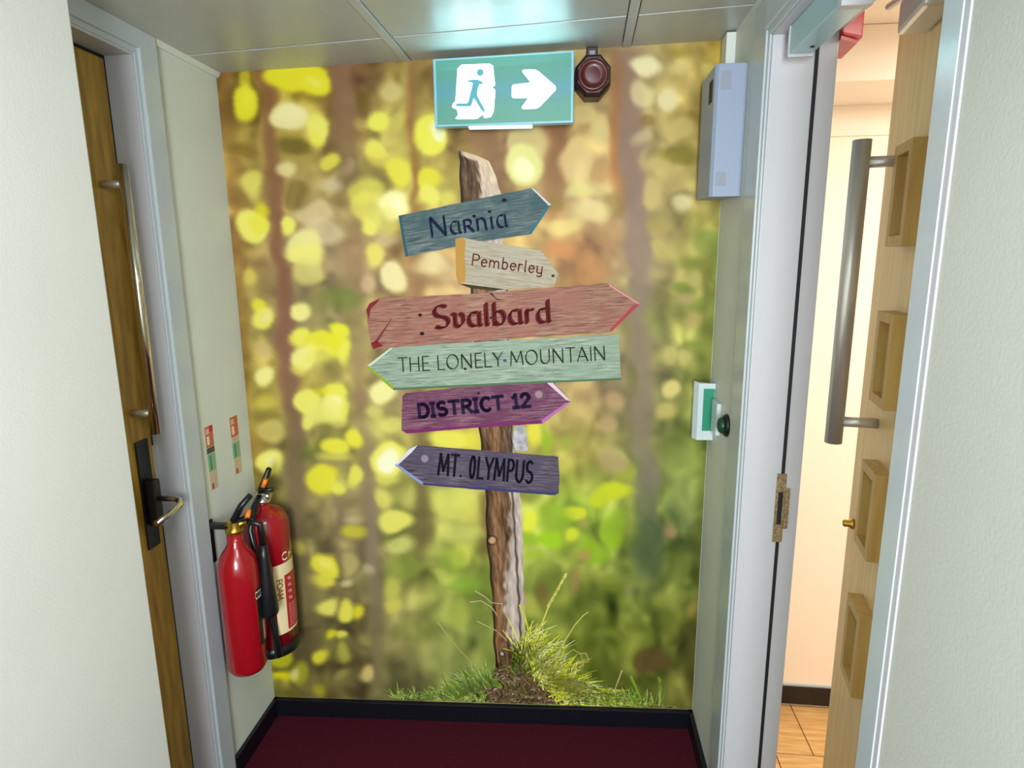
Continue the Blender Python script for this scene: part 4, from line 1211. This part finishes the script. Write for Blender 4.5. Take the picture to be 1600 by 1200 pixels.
def wood_ink(name, c1, c2, c3, ang=0.0, gs=1.0):
    c1, c2, c3 = [[v * 0.83 for v in c] for c in (c1, c2, c3)]
    m = bpy.data.materials.new(name)
    m.use_nodes = True
    nt = m.node_tree
    p = nt.nodes['Principled BSDF']
    p.inputs['Roughness'].default_value = 0.5
    p.inputs['Specular IOR Level'].default_value = 0.12
    uv = nt.nodes.new('ShaderNodeUVMap')
    mp = nt.nodes.new('ShaderNodeMapping')
    mp.inputs['Scale'].default_value = (14 * gs, 230 * gs, 1)
    n = nt.nodes.new('ShaderNodeTexNoise')
    n.inputs['Scale'].default_value = 1.0
    n.inputs['Detail'].default_value = 6
    n.inputs['Roughness'].default_value = 0.65
    n.inputs['Distortion'].default_value = 0.6
    nt.links.new(uv.outputs['UV'], mp.inputs['Vector'])
    nt.links.new(mp.outputs['Vector'], n.inputs['Vector'])
    r = nt.nodes.new('ShaderNodeValToRGB')
    r.color_ramp.elements[0].position = 0.38
    r.color_ramp.elements[0].color = rgba(c1)
    r.color_ramp.elements[1].position = 0.62
    r.color_ramp.elements[1].color = rgba(c2)
    nt.links.new(n.outputs['Fac'], r.inputs['Fac'])
    n2 = nt.nodes.new('ShaderNodeTexNoise')
    n2.inputs['Scale'].default_value = 14
    n2.inputs['Detail'].default_value = 3
    nt.links.new(uv.outputs['UV'], n2.inputs['Vector'])
    r2 = nt.nodes.new('ShaderNodeValToRGB')
    r2.color_ramp.elements[0].position = 0.42
    r2.color_ramp.elements[1].position = 0.68
    r2.color_ramp.elements[0].color = (0, 0, 0, 1)
    r2.color_ramp.elements[1].color = (0.85, 0.85, 0.85, 1)
    nt.links.new(n2.outputs['Fac'], r2.inputs['Fac'])
    mx = nt.nodes.new('ShaderNodeMix')
    mx.data_type = 'RGBA'
    nt.links.new(r2.outputs['Color'], mx.inputs['Factor'])
    nt.links.new(r.outputs['Color'], mx.inputs['A'])
    mx.inputs['B'].default_value = rgba(c3)
    nt.links.new(mx.outputs['Result'], p.inputs['Base Color'])
    return m


def ink(name, c):
    return mat(name, [v * 0.9 for v in c], 0.6, spec=0.1)


def board(poly, a, b, mt, layer, label, edges=(), marks=()):
    """poly in artwork units; a,b: axis along the board for the grain"""
    f = on_wall(layer)
    ua, va = art(*a); ub, vb = art(*b)
    ax = np.array([ub - ua, vb - va]); ax /= np.linalg.norm(ax)
    ay = np.array([-ax[1], ax[0]])
    m = MB()
    # roughen the outline slightly
    pts = []
    rr = random.Random(hash(label) % 1000 if False else len(label))
    for i in range(len(poly)):
        p, q = poly[i], poly[(i + 1) % len(poly)]
        n = max(int(math.hypot(q[0] - p[0], q[1] - p[1]) / 9), 1)
        for k in range(n):
            t = k / n
            j = 0.0 if k == 0 else 0.5
            pts.append((p[0] + (q[0] - p[0]) * t + rr.uniform(-j, j), p[1] + (q[1] - p[1]) * t + rr.uniform(-j, j)))
    uvs = []
    for p in pts:
        u, v = art(*p)
        d = np.array([u - ua, v - va])
        uvs.append((float(d @ ax) + layer, float(d @ ay)))
    m.poly([f(*p) for p in pts], uvs)
    o = m.build('sign_board', mt, mural, label=label)
    f2_ = on_wall(layer + 0.25)
    for pts, mm in edges:
        m = MB()
        m.poly([f2_(*p) for p in pts])
        m.build('board_edge', mm, o)
    for (x, y, r_, mm) in marks:
        m = MB()
        m.poly([f2_(x + r_ * 1.3 * math.cos(k * .785), y + r_ * math.sin(k * .785)) for k in range(8)])
        m.build('nail_mark', mm, o)
    return o


def letters(txt, p0, p1, cap, layer, mt, parent, **kw):
    f = on_wall(layer + 0.5)
    return text_obj('lettering', text_quads(txt, p0, p1, cap, **kw), f, mt, parent)


INKD = ink('near_black_ink', (34, 26, 30))
# pale board first (lies behind blue and red ones' neighbours)
m_blue = wood_ink('blue_board_ink', (70, 88, 92), (132, 150, 150), (66, 100, 106))
m_pale = wood_ink('pale_board_ink', (176, 162, 136), (218, 208, 186), (204, 194, 170))
m_red = wood_ink('red_board_ink', (134, 84, 68), (206, 156, 134), (180, 116, 104))
m_green = wood_ink('green_board_ink', (124, 150, 128), (198, 214, 196), (166, 190, 166))
m_purp = wood_ink('purple_board_ink', (96, 46, 78), (168, 116, 138), (118, 60, 96))
m_viol = wood_ink('violet_board_ink', (66, 58, 76), (134, 120, 138), (90, 82, 106))

o = board([(624, 337), (830, 294), (860, 321), (829, 366), (736, 380), (634, 401)], (624, 370), (845, 330), m_blue, 4, 'weathered blue grey arrow board, topmost, pointing right',
          edges=[([(830, 294), (833, 294), (861, 320), (858, 322)], ink('pale_lilac_ink', (225, 218, 230))), ([(860, 321), (856, 322), (824, 366), (830, 366)], ink('bright_blue_ink', (60, 116, 138))), ([(623, 337), (627, 337), (638, 400), (634, 401)], ink('deep_teal_ink', (40, 98, 112)))],
          marks=[(788, 313, 3.2, INKD), (741, 338, 2.6, INKD), (765, 331, 2.4, INKD)])
letters('Naqnia', (673, 371), (795, 354), 31, 4, ink('navy_ink', (28, 42, 74)), o, nib=0.17, nibang=40, thin=0.06, track=0.05)

o = board([(725, 372), (745, 376), (845, 391), (873, 428), (865, 447), (833, 450), (790, 452), (728, 444)], (725, 405), (860, 425), m_pale, 5, 'small pale wooden arrow board with ochre end, second from top',
          edges=[([(712, 373), (724, 371), (728, 377), (726, 400), (728, 420), (727, 440), (716, 443), (713, 430)], wood_ink('ochre_end_ink', (196, 140, 50), (232, 186, 96), (214, 162, 70))),
                 ([(716, 443), (728, 444), (790, 452), (770, 454), (735, 450)], ink('dark_olive_ink', (70, 58, 30)))],
          marks=[(864, 431, 2.0, INKD)])
letters('Pemberley', (736, 414), (848, 428), 17.5, 5, ink('brick_red_ink', (140, 66, 62)), o, nib=0.13, nibang=25, thin=0.12, track=0.06)

o = board([(573, 484), (578, 474), (594, 466), (735, 459), (951, 443), (1000, 474), (955, 518), (760, 532), (584, 545), (577, 520)], (575, 508), (990, 476), m_red, 6, 'long faded red arrow board pointing right, third from top',
          edges=[([(951, 443), (1000, 474), (996, 475), (952, 447)], ink('pink_edge_ink', (226, 150, 150))), ([(1000, 474), (955, 518), (953, 514), (990, 476)], ink('crimson_edge_ink', (186, 70, 84))),
                 ([(573, 484), (578, 474), (594, 466), (590, 473), (580, 482), (577, 500)], ink('dark_red_edge_ink', (134, 38, 52))), ([(580, 536), (588, 532), (600, 540), (584, 545)], ink('red_corner_ink', (140, 34, 44))),
                 ([(586, 533), (612, 498), (614, 495), (612, 500), (590, 536)], ink('red_crack_ink', (130, 60, 62))), ([(765, 458), (776, 468), (790, 470), (775, 466), (768, 457)], INKD)],
          marks=[(657, 492, 2.6, INKD), (660, 521, 3.0, INKD), (768, 496, 2.2, INKD)])
letters('Svalbard', (677, 513), (862, 503), 35, 6, ink('dark_wine_ink', (106, 28, 34)), o, nib=0.26, nibang=32, thin=0.08, track=0.04)

o = board([(573, 572), (615, 540), (760, 533), (967, 522), (970, 592), (800, 599), (615, 608)], (580, 575), (970, 556), m_green, 5, 'long pale green arrow board pointing left, fourth from top',
          edges=[([(573, 572), (576, 571), (617, 605), (615, 609)], ink('lime_edge_ink', (152, 178, 44))), ([(573, 572), (615, 540), (616, 542), (578, 573)], ink('pale_edge_ink', (214, 226, 206))), ([(615, 606), (800, 597), (970, 590), (970, 593), (800, 600), (615, 609)], ink('dark_green_edge_ink', (84, 124, 88)))],
          marks=[(789, 563, 2.4, ink('blue_dot_ink', (70, 90, 130))), (727, 576, 2.0, INKD)])
letters('THE LONELY MOUNTAIN', (623, 581), (948, 562), 22, 5, ink('dark_green_ink', (56, 78, 58)), o, nib=0.13, nibang=40, thin=0.07, track=0.05)

o = board([(629, 619), (634, 614), (740, 603), (849, 593), (865, 598), (892, 627), (848, 661), (740, 668), (636, 677), (628, 672)], (629, 646), (885, 628), m_purp, 4, 'purple arrow board with a screw pointing right, fifth from top',
          edges=[([(849, 593), (862, 596), (892, 627), (884, 624), (866, 608)], ink('pale_pink_edge_ink', (232, 208, 226))), ([(892, 627), (848, 661), (842, 659), (884, 629)], ink('orchid_edge_ink', (196, 110, 186))), ([(629, 672), (740, 664), (846, 656), (848, 661), (740, 668), (636, 677)], ink('magenta_edge_ink', (128, 44, 104)))],
          marks=[(842, 617, 8.5, ink('screw_rim_ink', (120, 84, 100))), (748, 614, 2.0, INKD)])
m = MB(); f = on_wall(4.4); m.poly([f(842 + 6 * math.cos(k * .7), 616 + 6 * math.sin(k * .7)) for k in range(9)]); m.build('screw_head', ink('screw_ink', (172, 136, 150)), o)
letters('D[STR[CT 12', (654, 652), (830, 634), 20, 4, ink('midnight_ink', (40, 24, 62)), o, nib=0.10, nibang=85, thin=0.28, track=0.09)

o = board([(617, 726), (640, 703), (653, 695), (872, 713), (874, 740), (873, 770), (866, 773), (770, 766), (661, 757)], (617, 726), (872, 743), m_viol, 4, 'dark violet grey arrow board with a screw pointing left, lowest',
          edges=[([(653, 695), (640, 701), (617, 726), (622, 726), (645, 705)], ink('white_lilac_edge_ink', (228, 222, 236))), ([(617, 726), (622, 725), (663, 754), (661, 758)], ink('periwinkle_edge_ink', (140, 158, 214))), ([(661, 754), (770, 762), (872, 769), (866, 773), (770, 766), (661, 757)], ink('indigo_edge_ink', (66, 66, 112)))],
          marks=[(663, 717, 8.5, ink('screw_rim_ink2', (92, 80, 96)))])
m = MB(); f = on_wall(4.4); m.poly([f(664 + 6 * math.cos(k * .7), 716 + 6 * math.sin(k * .7)) for k in range(9)]); m.build('screw_head', ink('screw_ink2', (150, 138, 152)), o)
letters('MT. oLYMPUS', (684, 741), (832, 754), 33, 4, ink('black_violet_ink', (28, 24, 40)), o, nib=0.07, nibang=20, thin=0.12, track=0.10)

# --- earth mound and grass of the print
def ink_strips(name, strips, layer, parent, label=None, kind=None):
    """strips: (points [(x,y,halfwidth)], colour) as flat tapered ribbons with their own ink"""
    co, q, c = [], [], []
    for pts, cc in strips:
        base = len(co)
        n = len(pts)
        for i, (x, y, w) in enumerate(pts):
            x0, y0 = pts[max(i - 1, 0)][:2]; x1, y1 = pts[min(i + 1, n - 1)][:2]
            dx, dy = x1 - x0, y1 - y0
            l = math.hypot(dx, dy) or 1
            nx, ny = -dy / l * w, dx / l * w
            for sgn_ in (1, -1):
                u, v = art(x + nx * sgn_, min(y + ny * sgn_, 1086 + (x - 424) * 0.0322))
                co.append(B(u, max(v, SK + .0005), 0.0008 + 0.0007 * layer)); c.append(cc)
        for i in range(n - 1):
            a = base + 2 * i
            q.append((a, a + 1, a + 3, a + 2))
    me = bpy.data.meshes.new(name)
    me.from_pydata([tuple(p) for p in co], [], q)
    at = me.color_attributes.new('ink', 'FLOAT_COLOR', 'POINT')
    cl = lin(np.clip(np.array(c, float), 0, 255)) * INKS
    at.data.foreach_set('color', np.concatenate([cl, np.ones((len(cl), 1))], 1).astype(np.float32).ravel())
    me.materials.append(INK)
    o = bpy.data.objects.new(name, me)
    COL.objects.link(o)
    o.parent = parent
    bpy_parent_fix(o, parent)
    return tag(o, label, kind=kind)


def blade(x, y, dx, dy, bend, w, n=6):
    pts = []
    for i in range(n + 1):
        t = i / n
        px = x + dx * t + bend * t * t
        py = y + dy * t + abs(bend) * 0.35 * t * t
        pts.append((px, py, w * (1 - t) ** 0.7 + 0.25))
    return pts


ground = []
rr = random.Random(11)
gl = lambda x: 1086 + (x - 424) * 0.0322
for i in range(420):        # straw ground along the foot of the print
    x = rr.uniform(610, 1060)
    h = 4 + 8 * math.exp(-((x - 830) / 130) ** 2)
    y = gl(x) - rr.uniform(0, h)
    c_ = rr.choice([(205, 185, 130), (190, 170, 110), (170, 165, 80), (215, 200, 120), (150, 150, 70), (140, 120, 80)])
    ground.append((blade(x, y, rr.uniform(-14, 22), rr.uniform(-3, 3), 0, rr.uniform(.7, 1.5), 2), c_))
ink_strips('printed_straw', ground, 1.5, mural, 'strip of dry straw at the foot of the print', 'stuff')

m = MB(); f = on_wall(1.7)
mo = [(727, 1095), (732, 1082), (742, 1070), (752, 1062), (764, 1052), (776, 1042), (790, 1037), (806, 1040), (822, 1047), (838, 1060), (852, 1073), (868, 1083), (884, 1095), (886, 1099), (830, 1099), (770, 1097)]
m.poly([f(*p) for p in mo], [(p[0] / 60, p[1] / 60) for p in mo])
m.build('printed_mound', mat('earth_ink', (112, 88, 60), 0.6, c2=(62, 46, 34), nscale=90, spec=.2), mural, label='brown earth mound printed round the foot of the post')
st = []
for i in range(700):
    t = rr.random()
    x = 790 + rr.gauss(0, 36)
    ytop = 1037 + abs(x - 790) * (0.85 if x < 790 else 0.62)
    if ytop > 1094 or x < 730 or x > 890: continue
    y = rr.uniform(ytop, 1097)
    c_ = rr.choice([(150, 122, 92), (176, 150, 118), (96, 72, 48), (70, 52, 38), (58, 44, 34), (130, 120, 60), (120, 96, 62), (196, 176, 150), (110, 120, 50)])
    sgn_ = 1 if x > 790 else -1
    st.append((blade(x, y, rr.uniform(-6, 12) * sgn_, rr.uniform(-4, 9), rr.uniform(-4, 4), rr.uniform(.5, 1.1), 4), c_))
ink_strips('printed_roots', st, 2.2, mural, 'tangled dry roots on the printed mound', 'stuff')

gr = []
GREENS = [(140, 180, 62), (160, 196, 70), (120, 160, 60), (178, 200, 96), (196, 206, 130), (110, 150, 56)]
for i in range(190):        # left green tuft
    x = rr.gauss(745, 28)
    if x < 655 or x > 785: continue
    y = min(gl(x) - rr.uniform(-2, 14), 1060 + abs(x - 775) * 0.35 + 10)
    ln_ = rr.uniform(12, 48) * (1.1 - abs(x - 755) / 160)
    a = math.radians(rr.gauss(125, 20))
    gr.append((blade(x, y, ln_ * math.cos(a), -ln_ * math.sin(a), rr.uniform(-12, 3), rr.uniform(.5, 1.2)), rr.choice(GREENS)))
for i in range(200):        # low green fringe far left and right
    x = rr.uniform(612, 760) if rr.random() < .5 else rr.uniform(900, 1035)
    y = gl(x) - rr.uniform(0, 8)
    ln_ = rr.uniform(5, 22) if x < 760 else rr.uniform(10, 36)
    a = math.radians(rr.gauss(95 if x > 800 else 110, 22))
    gr.append((blade(x, y, ln_ * math.cos(a), -ln_ * math.sin(a), rr.uniform(-8, 8), rr.uniform(.5, 1.2)), rr.choice(GREENS)))
YEL = [(255, 255, 80), (240, 248, 60), (255, 255, 150), (214, 226, 54), (255, 255, 200), (170, 184, 50), (120, 132, 40), (245, 232, 100)]
for i in range(380):        # bright yellow tuft right of the post
    t = rr.random()
    x = 818 + 80 * t + rr.gauss(0, 9)
    y = 1008 + 84 * t ** 0.75 + rr.gauss(0, 10)
    y = min(y, gl(x) - 1)
    ln_ = rr.uniform(14, 52) * (1.25 - 0.6 * t)
    a = math.radians(rr.gauss(78 - 30 * t, 34))
    gr.append((blade(x, y, ln_ * math.cos(a), -ln_ * math.sin(a), rr.uniform(-6, 22), rr.uniform(.45, 1.15)), rr.choice(YEL)))
for i in range(150):        # trailing yellow blades down to the right
    x = rr.uniform(835, 940)
    y = 1052 + (x - 835) * 0.34 + rr.gauss(0, 6)
    gr.append((blade(x, min(y, gl(x) - 2), rr.uniform(18, 60), rr.uniform(-4, 22), rr.uniform(-3, 5), rr.uniform(.45, 1.0)), rr.choice(YEL)))
for i in range(90):         # olive shade between tuft and post
    x = rr.uniform(800, 832); y = rr.uniform(1015, 1055)
    a = math.radians(rr.gauss(95, 25)); ln_ = rr.uniform(10, 26)
    gr.append((blade(x, y, ln_ * math.cos(a), -ln_ * math.sin(a), rr.uniform(-4, 4), rr.uniform(.5, 1.1)), rr.choice([(92, 110, 40), (112, 128, 44), (70, 80, 38)])))
S_ = lambda pts, c_, w=1.0: gr.append(([(x, y, w * (1 - 0.5 * i / len(pts))) for i, (x, y) in enumerate(pts)], c_))
S_([(843, 985), (850, 965), (858, 945), (868, 925), (879, 905), (885, 897)], (226, 220, 90), 1.3)
for k in range(6): S_([(856 + 5 * k, 948 - 9 * k), (860 + 5 * k, 940 - 9 * k)], (240, 228, 120), 2.2)
S_([(872, 1018), (884, 998), (898, 976), (912, 960), (920, 955)], (206, 206, 110), 1.1)
S_([(812, 944), (820, 962), (826, 985), (832, 1010), (838, 1030)], (214, 214, 60), 1.8)
S_([(683, 970), (698, 990), (716, 1012), (738, 1036)], (186, 176, 110), .9)
S_([(742, 922), (758, 932), (768, 941), (786, 943)], (200, 186, 150), .9)
S_([(734, 940), (752, 938), (768, 948), (778, 962)], (200, 186, 140), .9)
S_([(746, 970), (760, 977), (776, 985), (792, 1000)], (196, 180, 130), .9)
S_([(880, 1025), (896, 1014), (908, 1022), (912, 1040), (898, 1045)], (190, 190, 100), .8)
S_([(905, 1020), (916, 1020), (920, 1032)], (200, 186, 120), .9)
S_([(985, 1055), (992, 1070), (1000, 1088), (1006, 1100)], (134, 170, 46), 2.0)
S_([(1029, 1057), (1032, 1072), (1032, 1100)], (140, 168, 56), 1.6)
S_([(1033, 1060), (1029, 1080), (1022, 1102)], (120, 150, 44), 1.2)
S_([(972, 1046), (966, 1062), (960, 1078)], (190, 170, 120), 1.4)
S_([(952, 1074), (968, 1088), (984, 1100)], (216, 196, 150), 1.8)
S_([(776, 946), (780, 970), (776, 1000), (779, 1035)], (172, 112, 60), 1.4)
ink_strips('printed_grass', gr, 3.0, mural, 'green and bright yellow grass printed round the post', 'stuff')
